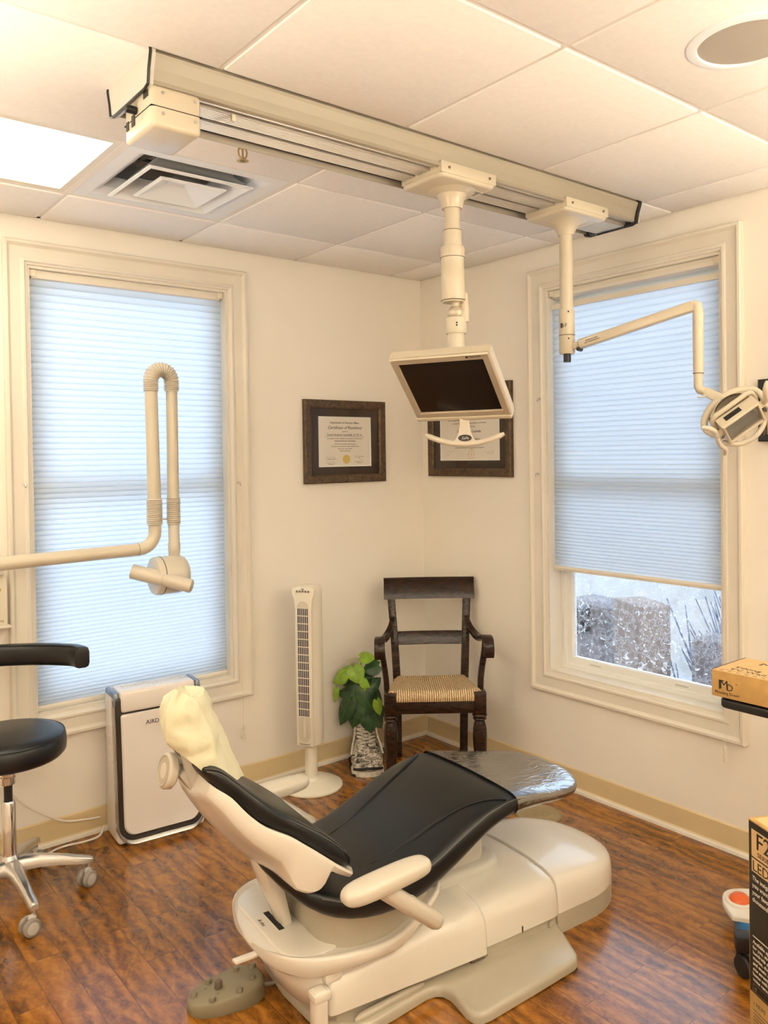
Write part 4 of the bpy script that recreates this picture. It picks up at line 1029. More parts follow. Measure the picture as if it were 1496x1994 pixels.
# headrest: slide bar, hinge and cushion
m = MB(); m.box(-.020, .020, -.040, .040, -.03, .035, .006, M=Matrix.Translation((-1.088, 0, .715)) @ Matrix.Rotation(R(-34), 4, 'Y')); m.build('slide_bar', 'lightgrey', CH)
MB().box(-1.082, -1.066, -.058, -.040, .690, .696).build('slide_slot', 'dark', CH)
m = MB(); m.tube([(-1.066, -.030, .672), (-1.076, -.032, .72), (-1.094, -.034, .79), (-1.10, -.034, .83)], [.021, .024, .024, .018], 16); m.build('headrest_post', 'lightgrey', CH)
Kb = basis((-1.150, .0, .742), (0, -1, 0), (.26, 0, .966), (-.966, 0, .26))          # knob on the back of the headrest, z pointing out
m = MB(); m.lathe([(.001, -.070), (.017, -.070), (.020, -.030), (.040, -.026), (.046, -.020), (.0475, -.006), (.045, .0), (.040, .003), (.001, .004)], n=44, M=Kb); kn = m.build('hinge_knob', 'cream', CH)
MB().lathe([(.036, .0035), (.0375, .005), (.0395, .005), (.041, .002)], M=Kb, n=44).build('knob_ring', 'greige', kn)
m = MB(); hr = Matrix.Translation((-1.068, .0, .79)) @ Matrix.Rotation(R(-24), 4, 'Y')
m.loft([[hr @ Vector(p) for p in [(x, y * wv, z) for x, y in rrect(-.030, .030, -1, 1, .026, 4)]] for z, wv in ((-.105, .06), (-.095, .07), (-.03, .075), (.03, .07), (.05, .06), (.055, .05))]); m.build('headrest_cushion', 'leather', CH, ang=50)

# armrests
for sg in (-1, 1):
    n0 = 'armrest'
    m = MB(); L = []
    for x, w, zt, zb in ((-.812, .014, .452, .436), (-.806, .026, .463, .428), (-.785, .037, .472, .424), (-.74, .041, .478, .424), (-.62, .040, .484, .432), (-.565, .037, .484, .438), (-.545, .028, .480, .444), (-.537, .014, .472, .452)):
        y = sg * (.352 if x > -.7 else .357); hh = zt - zb
        L.append([(x, y + w * a, zb + hh * b) for a, b in ((-.6, 0), (-.92, .12), (-1, .42), (-.96, .72), (-.7, .94), (0, 1), (.7, .94), (.96, .72), (1, .42), (.92, .12), (.6, 0))])
    m.loft(L); ar = m.build(n0, 'cream', CH, ang=50, sub=1)
    m = MB(); m.tube([(-.690, sg * .348, .436), (-.676, sg * .350, .422), (-.525, sg * .362, .300), (-.514, sg * .362, .291), (-.508, sg * .362, .286)], [.022, .0245, .0245, .020, .010], 16); m.build('armrest_tube', 'cream', ar)
    m = MB(); m.tube([(-.535, sg * .358, .312), (-.535, sg * .20, .312)], .016, 14); m.build('armrest_bracket', 'lightgrey', ar)

# disposable paper cover pulled over the headrest
t = thing('headrest_cover', 'crumpled pale yellow paper cover pulled over the headrest of the dental chair', 'cover', (-1.0, -1.5, 0), R(-5))
def bag_ring(c, seed, bulge=.006, n=14):
    out = []
    for i in range(4):
        a = Vector(c[i]); b = Vector(c[(i + 1) % 4]); nrm = (b - a).cross(Vector((0, 0, 1))).normalized()
        for k in range(n):
            f = k / n; p = a.lerp(b, f) + nrm * math.sin(PI * f) * bulge
            e = min(1, 4 * min(f, 1 - f) + .25)
            q = noise.noise(p * 14 + Vector((3, 1, 7))); q2 = 1 - abs(noise.noise(p * 24 + Vector((9, 2, 1)))) * 2; q3 = noise.noise(p * 60)
            out.append(p + nrm * e * (q * .013 + q2 * .008 + q3 * .003) + Vector((0, 0, q * .004)))
    return out
RG = [((-1.165, -.112, .838), (-1.028, -.112, .706), (-.900, .066, .655), (-1.07, .122, .762)),
      ((-1.186, -.128, .866), (-1.043, -.118, .765), (-.918, .080, .702), (-1.085, .130, .795)),
      ((-1.190, -.136, .905), (-1.055, -.116, .825), (-.940, .102, .765), (-1.095, .134, .84)),
      ((-1.186, -.136, .945), (-1.070, -.112, .880), (-.962, .120, .825), (-1.10, .134, .885)),
      ((-1.174, -.130, .970), (-1.082, -.10, .924), (-.980, .128, .876), (-1.085, .130, .905)),
      ((-1.156, -.118, .988), (-1.095, -.085, .942), (-.992, .130, .912), (-1.045, .130, .925))]
cor = [catmull([r[i] for r in RG], 4) for i in range(4)]
m = MB(); m.loft([bag_ring([cor[q][i] for q in range(4)], 0) for i in range(len(cor[0]))], caps=False)
top = bag_ring(RG[-1], 0); cen = sum((Vector(p) for p in top), Vector()) / len(top)
m.loft([top] + [[p.lerp(cen, f) - Vector((0, 0, d_ + .006 * noise.noise(p * 40))) for p in top] for f, d_ in ((.25, .012), (.5, .022), (.75, .026), (.96, .026))], caps=False)
b_ = m.build('cover', 'papercover', t, ang=60)
m = MB(); m.loft([[Vector(p) for p in bag_ring(RG[0], 0)], [Vector(p).lerp(Vector((-1.04, 0, .80)), .25) for p in bag_ring(RG[0], 0)]], caps=False); m.build('folded_hem', 'papercover', t, ang=50)

# foot control
t = thing('foot_control', 'olive grey foot control with round buttons on the floor behind the dental chair', 'foot control', (-1.945, -1.335, 0), R(-10))
def stad(L, w, r0, r1): return
out = []
for k in range(40):
    a = 2 * PI * k / 40; c, s = math.cos(a), math.sin(a)
    out.append((.112 * math.copysign(abs(c) ** .8, c), (.066 + .012 * c) * math.copysign(abs(s) ** .8, s)))
m = MB(); m.loft([[(x * q, y * q, z + (.008 * x / .118 if z > .01 else 0)) for x, y in out] for q, z in ((.98, 0), (1.0, .004), (1.0, .026), (.985, .038), (.95, .044), (.90, .046))]); bd = m.build('body', mat('pedal_olive', (.23, .195, .12), .55), t, ang=45)
spots = [(-.092, .006), (-.052, -.044), (-.040, .040), (.025, -.052), (.046, .044), (.075, -.020), (.092, .030)]
for x, y in spots:
    m = MB(); m.lathe([(.001, .0125), (.0075, .012), (.0095, .009), (.0105, 0)], o=(x, y, .0445 + .008 * x / .118), n=18); m.build('button', mat('pedal_button', (.19, .16, .10), .5) if x < -.09 else bpy.data.materials['pedal_button'], t)
m = MB(); m.cyl((-.022, .0, .043), (-.022, 0, .066), .0115, n=18, bev=.003); m.build('joystick', 'inksoft', t)
m = MB(); m.text('A·dec', .022, Matrix.Translation((.052, .0, .0482)) @ Matrix.Rotation(R(-78), 4, 'Z')); m.text('+', .02, Matrix.Translation((-.055, .01, .0425))); m.text('-', .03, Matrix.Translation((-.03, -.03, .044)))
m.build('embossed_lettering', mat('pedal_emboss', (.15, .12, .075), .6), t, smooth=False)
m = MB(); m.tube(catmull([(.110, -.015, .02), (.150, -.005, .008), (.182, .045, .006), (.168, .115, .03), (.135, .175, .075), (.13, .20, .12)], 8), .0055, 10); m.build('cable', mat('cable_taupe', (.42, .36, .27), .5), t)
# ------------------------------------------------------------------ wooden armchair in the corner (local -y is its front)
AC = thing('armchair', 'dark wooden armchair with a woven rush seat standing in the corner', 'chair', (-.353, -.461, 0), R(-38))
def turned(m, x, y, prof, n=24): m.lathe(prof, o=(x, y, 0), n=n)
for s in (-1, 1):
    m = MB(); x = s * .213; y = -.155
    m.box(x - .030, x + .030, y - .030, y + .030, .345, .452, .005)
    turned(m, x, y, [(.001, .0), (.017, 0), (.021, .01), (.020, .03), (.0185, .05), (.024, .10), (.031, .17), (.0345, .235), (.033, .27), (.027, .298), (.023, .310), (.030, .314), (.033, .319), (.030, .325), (.026, .327), (.034, .331), (.036, .336), (.034, .341), (.027, .346), (.001, .348)])
    m.build('front_leg', 'espresso', AC, ang=50)
    m = MB()
    pts = [(s * .172, .235, 0), (s * .172, .195, .22), (s * .174, .170, .40), (s * .178, .172, .50), (s * .186, .195, .66), (s * .195, .225, .80), (s * .202, .252, .925)]
    P = catmull(pts, 5); rg = []
    for i, p in enumerate(P):
        a, b = .0195, (.0225 if i < 20 else .019)
        rg.append([p + Vector((a * i_, b * j_, 0)) for i_, j_ in ((-1, -.8), (-.8, -1), (.8, -1), (1, -.8), (1, .8), (.8, 1), (-.8, 1), (-1, .8))])
    m.loft(rg); m.build('back_post', 'espresso', AC, ang=50)
    # scrolled arm
    m = MB()
    pts = [(s * .190, .205, .735), (s * .205, .155, .690), (s * .228, .085, .662), (s * .245, .010, .664), (s * .256, -.065, .684), (s * .260, -.115, .690), (s * .261, -.150, .672), (s * .261, -.160, .640), (s * .261, -.150, .612)]
    P = catmull(pts, 5); rg = []
    for i, p in enumerate(P):
        f = i / (len(P) - 1); t_ = (P[min(i + 1, len(P) - 1)] - P[max(i - 1, 0)]).normalized()
        w = .013 + .012 * min(1, f * 1.6) ; u = Vector((1, 0, 0)); v = t_.cross(u).normalized(); th = .014 - .003 * max(0, f - .7)
        rg.append([p + u * (w * a) + v * (th * b) for a, b in ((-1, -.7), (-.8, -1), (.8, -1), (1, -.7), (1, .7), (.8, 1), (-.8, 1), (-1, .7))])
    m.loft(rg); m.build('arm', 'espresso', AC, ang=50)
    m = MB()
    pts = [(s * .252, -.088, .674), (s * .247, -.078, .61), (s * .236, -.066, .53), (s * .230, -.066, .47), (s * .229, -.07, .42)]
    P = catmull(pts, 5)
    m.loft([[p + Vector((a * .014, b * .018, 0)) for a, b in ((-1, -.7), (-.7, -1), (.7, -1), (1, -.7), (1, .7), (.7, 1), (-.7, 1), (-1, .7))] for p in P]); m.build('arm_support', 'espresso', AC, ang=50)
    m = MB(); m.loft([[(s * x + dx, y + 0, z) for dx, z in ((-.013, .350), (.013, .350), (.013, .425), (-.013, .425))] for x, y in ((.212, -.14), (.176, .165))]); m.build('side_rail', 'espresso', AC, smooth=False)
m = MB(); m.box(-.19, .19, -.180, -.152, .350, .412, .004); m.build('front_rail', 'espresso', AC)
MB().box(-.165, .165, .158, .182, .36, .42, .004).build('back_rail', 'espresso', AC)
def board(z0, z1, w, y0, y1, bow, name, th=.013):
    m = MB(); rg = []
    for k in range(13):
        f = k / 12 * 2 - 1; x = f * w; b = bow * (1 - f * f)
        rg.append([(x, y0 + b - th, z0), (x, y0 + b + th, z0), (x, y1 + b + th, z1 - .006), (x, y1 + b + th * .5, z1), (x, y1 + b - th * .5, z1), (x, y1 + b - th, z1 - .006)])
    m.loft(rg); m.build(name, 'espresso', AC, ang=50)
board(.830, .937, .236, .216, .240, .012, 'top_rail', .014)
board(.598, .664, .172, .186, .198, .008, 'mid_rail', .010)
m = MB()
def rush(u, v):
    y = -.183 + .350 * v; hw = (.236 - .055 * v) if v < .001 else .236 - .055 * v
    x = (u - .5) * 2 * hw
    e = max(abs(u - .5) * 2, abs(v - .5) * 2); drop = .0 if e < .86 else (e - .86) ** 2 * .9
    dip = .010 * (1 - ((u - .5) * 2) ** 2) * (1 - ((v - .5) * 2) ** 2)
    return Vector((x, y, .462 - .014 * v - drop - dip))
N_ = 28
m.grid(rush, N_, N_)
def skirt(u, v):
    if v < .5: pass
    return Vector(((u - .5) * 2 * .186, -.183 - .006 * math.sin(PI * v), .445 - .036 * v))
m.grid(lambda u, v: skirt(u, v), 28, 4)
m.build('rush_seat', 'rush', AC, ang=60, recalc=False)
MB().box(-.19, .19, -.150, .160, .405, .432).build('seat_lining', 'rush', AC, smooth=False)

# ------------------------------------------------------------------ tower fan
FN = thing('tower_fan', 'cream tower fan on a round base beside the potted plant', 'fan', (-.903, -.197, 0), R(-59))
m = MB(); m.lathe([(.001, 0), (.146, 0), (.149, .004), (.148, .010), (.130, .020), (.09, .032), (.055, .040), (.050, .050), (.046, .054), (.001, .054)], n=56); m.build('base', 'fan', FN)
m = MB(); m.lathe([(.001, .05), (.030, .05), (.029, .21), (.001, .21)], n=32); m.build('post', 'fan', FN)
sec = [(x * .90, y * .92) for x, y in [(-.050, -.050), (-.042, -.056), (.042, -.056), (.050, -.050), (.052, -.040), (.064, -.020), (.066, .015), (.056, .045), (.035, .060), (-.035, .060), (-.056, .045), (-.066, .015), (-.064, -.020), (-.052, -.040)]]
def fs(z, k=1., dy=0): return [(x * k, y * k + dy, z) for x, y in sec]
m = MB(); m.loft([fs(.206, .90), fs(.212, .98), fs(.25), fs(.88), fs(.93, 1.0), fs(.950, .98), fs(.962, .86), fs(.966, .6)]); m.build('housing', 'fan', FN, ang=30)
m = MB(); pr = [(-.043, .212), (.043, .212), (.043, .86), (.048, .905), (.059, .935), (.059, .952), (.041, .962), (0, .966), (-.041, .962), (-.059, .952), (-.059, .935), (-.048, .905), (-.043, .86)]
m.prism([(x, z) for x, z in pr], 0, .010, .003, M=basis((0, -.0535, 0), (1, 0, 0), (0, 0, 1), (0, -1, 0))); fp = m.build('front_panel', 'fan', FN, ang=40)
MB().box(-.0285, .0285, -.0662, -.060, .352, .866).build('grille_opening', 'fandark', fp, smooth=False)
m = MB()
for k in range(7): m.box(-.0285 + k * .0095 - .0012, -.0285 + k * .0095 + .0012, -.0685, -.062, .352, .866)
for k in range(15): z = .352 + .514 * k / 14; m.box(-.030, .030, -.0688, -.062, z - .0018, z + .0018)
m.build('grille', 'fan', FN, smooth=False)
m = MB()
for r in (.0265, .018, .0095):
    m.tube([(-r, -.066, .345)] + [(r * math.cos(a), -.066, .262 + r * math.sin(a)) for a in [R(180 + 15 * k) for k in range(13)]] + [(r, -.066, .345)], .0016, 6)
    m.tube([(r * math.cos(a), -.066, .868 + r * math.sin(a)) for a in [R(180 - 15 * k) for k in range(13)]], .0016, 6)
m.build('relief_lines', 'cream', FN)
for k in range(5):
    m = MB(); x = -.030 + .015 * k; m.box(x - .0042, x + .0042, -.0685, -.060, .940, .948, .0015); m.build('button', 'inksoft', FN)
m = MB(); m.text('Honeywell', .0105, basis((.0, -.0655, .219), (1, 0, 0), (0, 0, 1), (0, -1, 0)), xs=1.15); m.text('^', .02, basis((.0, -.0655, .945), (1, 0, 0), (0, 0, 1), (0, -1, 0)), xs=2); m.build('brand_lettering', 'ink', FN, smooth=False)

# ------------------------------------------------------------------ air purifier
AP = thing('air_purifier', 'white upright air purifier with dark trim on the floor under the left window', 'air purifier', (-1.652, -.140, 0), R(-5))
def flare(m, y0=-.0):
    for v in m.bm.verts:
        z = v.co.z; v.co.y -= .030 * math.exp(-max(z, 0) / .05) * max(0, min(1, (.06 - v.co.y) / .12)) - .030 * (z / .62) ** 2 * max(0, min(1, (.07 - v.co.y) / .14))
XZ = lambda y: basis((0, y, 0), (1, 0, 0), (0, 0, 1), (0, -1, 0))
def upan(hw, z0, z1, r, rt=.01):
    pts = []
    for cx, cz, a, rr in ((hw - rt, z1 - rt, 0, rt), (-hw + rt, z1 - rt, 90, rt), (-hw + r, z0 + r, 180, r), (hw - r, z0 + r, 270, r)):
        for k in range(9): t_ = R(a + 90 * k / 8); pts.append((cx + rr * math.cos(t_), cz + rr * math.sin(t_)))
    # extra points along the sides so the panel can curve
    out = []
    for i, p in enumerate(pts):
        out.append(p); q = pts[(i + 1) % len(pts)]; d = math.hypot(q[0] - p[0], q[1] - p[1])
        if d > .1:
            n = int(d / .03)
            out += [(p[0] + (q[0] - p[0]) * k / n, p[1] + (q[1] - p[1]) * k / n) for k in range(1, n)]
    return out
def slab(hw, z0, z1, r, ya, yb, bev, name, mt, par):
    o = upan(hw, z0, z1, r); m = MB()
    rg = [[(x, ya, z) for x, z in o], [(x, yb + bev, z) for x, z in o]]
    cx, cz = 0, (z0 + z1) / 2
    o2 = upan(hw - bev, z0 + bev, z1 - bev, max(r - bev, .004)); 
    rg.append([(x, yb, z) for x, z in (o2 if len(o2) == len(o) else [(x * (hw - bev) / hw, cz + (z - cz) * .985) for x, z in o])])
    # fill the face with horizontal strips by shrinking towards the vertical axis
    for f in (.66, .33, .0): rg.append([(x * f, yb, z) for x, z in rg[2] and [(p[0], p[2]) for p in rg[2]]])
    m.loft(rg, caps=False); flare(m); return m.build(name, mt, par, ang=40)
m = MB(); m.box(-.186, .186, -.060, .092, .004, .612, .016, seg=3)
flare(m); body = m.build('body', 'purwhite', AP)
slab(.188, .000, .600, .075, -.050, -.074, .006, 'silver_frame', 'pursilver', AP)
slab(.180, .020, .598, .062, -.066, -.080, .004, 'dark_trim', 'purdark', AP)
slab(.160, .040, .530, .045, -.072, -.086, .006, 'front_panel', 'purwhite', AP)
m = MB(); m.box(-.160, .160, -.0855, .075, .535, .624, .014, seg=4); flare(m); m.build('top_cap', 'purwhite', AP)
for s in (-1, 1):
    m = MB(); m.box(s * .1735 - .012, s * .1735 + .012, -.078, .080, .560, .619, .008); flare(m); m.build('shoulder_trim', 'purblue', AP)
m = MB()
for k in range(16):
    for j in range(3): m.box(-.135 + k * .018, -.135 + k * .018 + .012, -.005 + j * .016, .003 + j * .016, .6232, .6250)
for v in m.bm.verts: v.co.y += .004
m.build('outlet_vent', 'lightgrey', AP, smooth=False)
m = MB()
for k in range(6): m.box(-.07 + k * .028, -.058 + k * .028, -.028, -.024, .6205, .6245)
m.build('touch_marks', 'lightgrey', AP, smooth=False)
m = MB(); m.text('AIRDOCTOR', .026, basis((.0, -.1075, .488), (1, 0, 0), (0, -.05, .9987), (0, -.9987, -.05)), xs=.95); m.build('brand_lettering', 'ink', AP, smooth=False)
m = MB()
for k in range(3): m.box(-.1875, -.1855, -.02 + .0 * k, .03, .43 - k * .05, .436 - k * .05)
m.build('side_vent', 'lightgrey', AP, smooth=False)

# ------------------------------------------------------------------ stool
SX, SY = -2.287, -.346
STL = thing('dental_stool', 'black round assistant stool on a chrome five-star base at the left edge', 'stool', (SX, SY, 0), 0)
m = MB(); m.lathe([(.001, .512), (.150, .512), (.185, .518), (.196, .530), (.199, .555), (.197, .582), (.186, .598), (.150, .606), (.001, .610)], n=56); se = m.build('seat', 'vinyl', STL, ang=60)
MB().lathe([(.190, .588), (.1945, .592), (.1925, .596), (.188, .594)], n=56).build('seat_piping', 'vinyl', se)
MB().lathe([(.001, .50), (.10, .50), (.14, .506), (.15, .514), (.001, .514)], n=40).build('seat_plate', 'black', STL)
m = MB(); m.lathe([(.001, .42), (.022, .42), (.026, .424), (.026, .448), (.022, .450), (.022, .454), (.026, .456), (.026, .478), (.020, .482), (.020, .502), (.001, .502)], n=30); m.build('height_collar', 'chrome', STL)
m = MB(); m.cyl((0, 0, .34), (0, 0, .43), .0145, n=24); m.build('gas_piston', 'black', STL)
m = MB(); m.lathe([(.001, .12), (.0245, .12), (.0245, .355), (.020, .362), (.001, .362)], n=32); m.build('column', 'chrome', STL)
m = MB(); m.lathe([(.001, .095), (.036, .095), (.042, .11), (.040, .135), (.030, .160), (.0262, .168), (.001, .168)], n=32); hub = m.build('hub', 'castalu', STL)
for k in range(5):
    a = R(-88 + 73 * k if k < 2 else -88 + 72 * k); c, s = math.cos(a), math.sin(a)
    Mz = Matrix.Rotation(a, 4, 'Z')
    m = MB(); rg = []
    for r, z, w, h in ((.015, .128, .030, .026), (.05, .132, .026, .024), (.10, .128, .021, .021), (.16, .117, .018, .018), (.22, .104, .0165, .015), (.268, .094, .016, .012), (.280, .091, .012, .009)):
        rg.append([Mz @ Vector((r, w * x, z + h * y)) for x, y in ((-1, -.9), (-.55, -1), (.55, -1), (1, -.9), (.95, .5), (.5, 1), (-.5, 1), (-.95, .5))])
    m.loft(rg); lg = m.build('leg', 'castalu', STL, ang=45)
    yaw = R((12, 28, 60, -30, 5)[k]); Mc = Matrix.Translation((c * .268, s * .268, 0)) @ Matrix.Rotation(yaw, 4, 'Z')
    m = MB(); m.cyl((0, 0, .06), (0, 0, .092), .007, n=14, M=Mc); m.build('caster_stem', 'chrome', lg)
    m = MB(); off = -.016
    for sy in (-1, 1): m.cyl((off, sy * .007, .0295), (off, sy * .024, .0295), .0295, n=28, M=Mc, bev=.004)
    m.build('caster_wheel', 'castergrey', lg)
    m = MB()
    for sy in (-1, 1): m.cyl((off, sy * .0235, .0295), (off, sy * .0255, .0295), .020, n=24, M=Mc)
    m.box(off - .005, off + .022, -.008, .008, .028, .066, .006, M=Mc); m.build('caster_hub', 'lightgrey', lg)
# wrap-round body support arm
rr_ = Vector((.778, -.628, 0)); dd_ = Vector((.628, .778, 0))
ap = catmull([rr_ * q + dd_ * e + Vector((0, 0, .862)) for q, e in ((.262, .035), (.25, .052), (.21, .082), (.12, .102), (.02, .105), (-.10, .085), (-.21, .03), (-.29, -.06), (-.33, -.16))], 5)
m = MB(); rg = []
for i, p in enumerate(ap):
    t_ = (ap[min(i + 1, len(ap) - 1)] - ap[max(i - 1, 0)]); t_.z = 0; t_.normalize(); n_ = Vector((-t_.y, t_.x, 0))
    k = 1 if 2 < i < len(ap) - 3 else (.72 if i in (0, len(ap) - 1) else .95)
    rg.append([p + n_ * (x * k) + Vector((0, 0, z * k)) for x, z in ((-.022, -.034), (-.012, -.039), (.012, -.039), (.022, -.034), (.026, -.02), (.026, .02), (.022, .033), (.012, .038), (-.012, .038), (-.022, .033), (-.026, .02), (-.026, -.02))])
m.loft(rg); bs = m.build('body_support', 'vinyl', STL, ang=60)
m = MB(); m.tube([p + Vector((0, 0, .036)) + Vector((-(ap[min(i + 1, len(ap) - 1)] - ap[max(i - 1, 0)]).y, (ap[min(i + 1, len(ap) - 1)] - ap[max(i - 1, 0)]).x, 0)).normalized() * .0 - dd_ * .0215 for i, p in enumerate(ap)][1:-1], .0018, 6); m.build('support_seam', 'vinyl', bs)
m = MB(); m.tube(catmull([(0, 0, .505), rr_ * -.16 + Vector((0, 0, .503)), rr_ * -.27 + dd_ * .02 + Vector((0, 0, .54)), rr_ * -.285 + dd_ * -.03 + Vector((0, 0, .70)), rr_ * -.275 + dd_ * -.02 + Vector((0, 0, .84))], 6), .011, 14); m.build('support_rod', 'chrome', STL)
m = MB(); m.tube([(0, 0, .492), rr_ * .06 + dd_ * -.10 + Vector((0, 0, .488))], .006, 10); m.build('height_lever', 'chrome', STL)

# ------------------------------------------------------------------ boot planter and its plant
fx = Vector((-.54, -.84, 0)).normalized(); fy = Vector((-fx.y, fx.x, 0))
BT = thing('boot_planter', 'grey and black crackled ceramic boot used as a planter beside the armchair', 'planter', (-.505, -.095, 0), math.atan2(fx.y, fx.x))
BT.scale = (1.12, 1.28, 1.04)
def oval(c, ax, ay, rx, ry, n=20): return [Vector(c) + Vector(ax) * rx * math.cos(2 * PI * k / n) + Vector(ay) * ry * math.sin(2 * PI * k / n) for k in range(n)]
m = MB(); X, Y, Z = Vector((1, 0, 0)), Vector((0, 1, 0)), Vector((0, 0, 1))
rg = [oval((0, 0, .255), X, Y, .068, .063), oval((.0, 0, .22), X, Y, .066, .060), oval((.006, 0, .175), X, Y, .052, .042), oval((.014, 0, .140), X, Y, .056, .041)]
for k, (cx, cz, ang, rx, ry) in enumerate(((.030, .112, 20, .064, .046), (.062, .084, 42, .066, .055), (.098, .066, 62, .058, .062), (.135, .056, 78, .047, .066), (.168, .048, 90, .038, .062), (.193, .042, 98, .028, .050), (.208, .036, 105, .014, .030))):
    a = R(ang); ax = Vector((math.cos(a), 0, math.sin(a))); rg.append(oval((cx, 0, cz), ax, Y, rx, ry))
m.loft(rg)
for v in m.bm.verts:
    if v.co.z < .018: v.co.z = .018
    q = noise.noise_vector(v.co * 22) * .004; v.co += Vector((q.x, q.y, q.z))
m.build('boot_upper', 'boot', BT, ang=60, sub=1)
m = MB(); m.loft([oval((-.012, 0, z), X, Y, .062, .052) for z in (.012, .06, .11)]); m.build('heel_counter', 'boot', BT)
sole = [(-.070, 0), (-.062, -.034), (-.03, -.048), (.03, -.046), (.08, -.052), (.13, -.064), (.17, -.063), (.20, -.045), (.215, -.015), (.216, 0)]
m = MB(); m.prism(sole + [(x, -y) for x, y in reversed(sole[1:-1])], 0, .024, .004); m.build('sole', 'bootlight', BT, ang=50)
m = MB()
for k in range(10): x = -.05 + k * .026; m.box(x, x + .010, -.066, .066, .0, .008)
m.build('tread', 'bootdark', BT, smooth=False)
m = MB(); m.tube([(.215 - abs(y) ** 2 * 9, y, .032 + .010 * math.cos(y * 30)) for y in [-.055 + .0055 * k for k in range(21)]], .006, 8); m.build('toe_crack', 'bootdark', BT)
m = MB()
for k in range(8):
    f = k / 7; cx = .074 + .040 * f if k > 3 else .066 + .003 * k; cz = .235 - .022 * k if k < 5 else .147 - .018 * (k - 4); cx = (.072, .071, .070, .070, .074, .088, .106, .124)[k]; cz = (.232, .210, .188, .168, .150, .138, .126, .112)[k]
    for s in (-1, 1): m.tube([(cx - .016, s * .034, cz + .004), (cx + .001, s * .012, cz + .001), (cx, -s * .012, cz - .008), (cx - .016, -s * .034, cz - .012)], .0042, 8)
m.build('laces', 'bootlight', BT)
m = MB()
m.loft([[(.060 - .02 * abs(y) / .03, y, z) for y in (-.034, -.012, .012, .034)] + [(.070 - .02 * abs(y) / .03, y, z + .004) for y in (.034, .012, -.012, -.034)] for z in (.225, .25, .275)]); m.build('tongue', 'bootlight', BT)
for s in (-1, 1):
    m = MB(); m.tube(catmull([(.062, s * .040, .245), (.058, s * .042, .19), (.066, s * .046, .145), (.10, s * .056, .11), (.135, s * .062, .08)], 5), .0035, 8); m.build('eyelet_seam', 'bootlight', BT)

PT = thing('leafy_plant', 'green plant with lime and dark heart-shaped leaves growing out of the boot planter', 'plant', (-.505, -.095, .25))
def leaf(m, stem, base, tip, nrm, w, fold=.25, curl=.2):
    """heart-shaped leaf from base to tip, nrm roughly up-facing"""
    base = Vector(base); tip = Vector(tip); L = (tip - base).length; ax = (tip - base).normalized(); nrm = Vector(nrm); sd = ax.cross(nrm).normalized(); nrm = sd.cross(ax).normalized()
    prof = [(-.16, .34), (-.13, .52), (-.03, .72), (.12, .92), (.28, 1.0), (.46, .93), (.64, .72), (.80, .45), (.92, .18), (1.0, .0)]
    rows = []
    for t_, hw in prof:
        c = base + ax * (L * t_) - nrm * (L * curl * max(0, t_) ** 2)
        row = []
        for q in (-1, -.66, -.33, 0, .33, .66, 1):
            tt = 0
            if t_ < 0: tt = (1 - abs(q)) * L * .16 * (1 if t_ < -.1 else .8)   # notch at the stalk
            row.append(c + ax * tt + sd * (w * .5 * hw * q) - nrm * (fold * w * .5 * (q * q) * hw) + nrm * (.012 * w * math.cos(q * 9)))
        rows.append(row)
    m.loft(rows, closed=False, caps=False)
    m2 = [r[3] for r in rows]
    return m2
dk, lt, stm, vein, veinl = MB(), MB(), MB(), MB(), MB()
rt_, tc = Vector((.778, -.628, 0)), Vector((-.628, -.778, 0))
def pl_(dx, dz, dy): return rt_ * dx + tc * dy + Vector((0, 0, dz - .022))
rngp = random.Random(5)
def addleaf(kind, dx, dz, dy, L, w, ang, face=(0, .6), fold=.2, curl=.2):
    """centre offset (right, up, towards viewer); ang = direction of the tip in the viewing plane, face = (lean sideways, how much it looks up)"""
    a = R(ang); ax = (rt_ * math.cos(a) + Vector((0, 0, 1)) * math.sin(a)).normalized()
    nr = (tc * (1 - face[1]) + Vector((0, 0, 1)) * face[1] + rt_ * face[0]).normalized()
    ax = (ax - nr * ax.dot(nr) * .75).normalized()
    c = pl_(dx, dz, dy); b = c - ax * L * .42; t_ = c + ax * L * .58
    mid = leaf(lt if kind else dk, stm, b, t_, nr, w, fold, curl)
    (lt if kind else dk).tube([p + nr * .0012 for p in mid[1:-1]], .0011, 5, mi=1)
    root = Vector((rngp.uniform(-.025, .025), rngp.uniform(-.025, .025), -.03))
    stm.tube(catmull([root, root.lerp(b, .5) + Vector((0, 0, .03)), b], 4), .0022, 6)
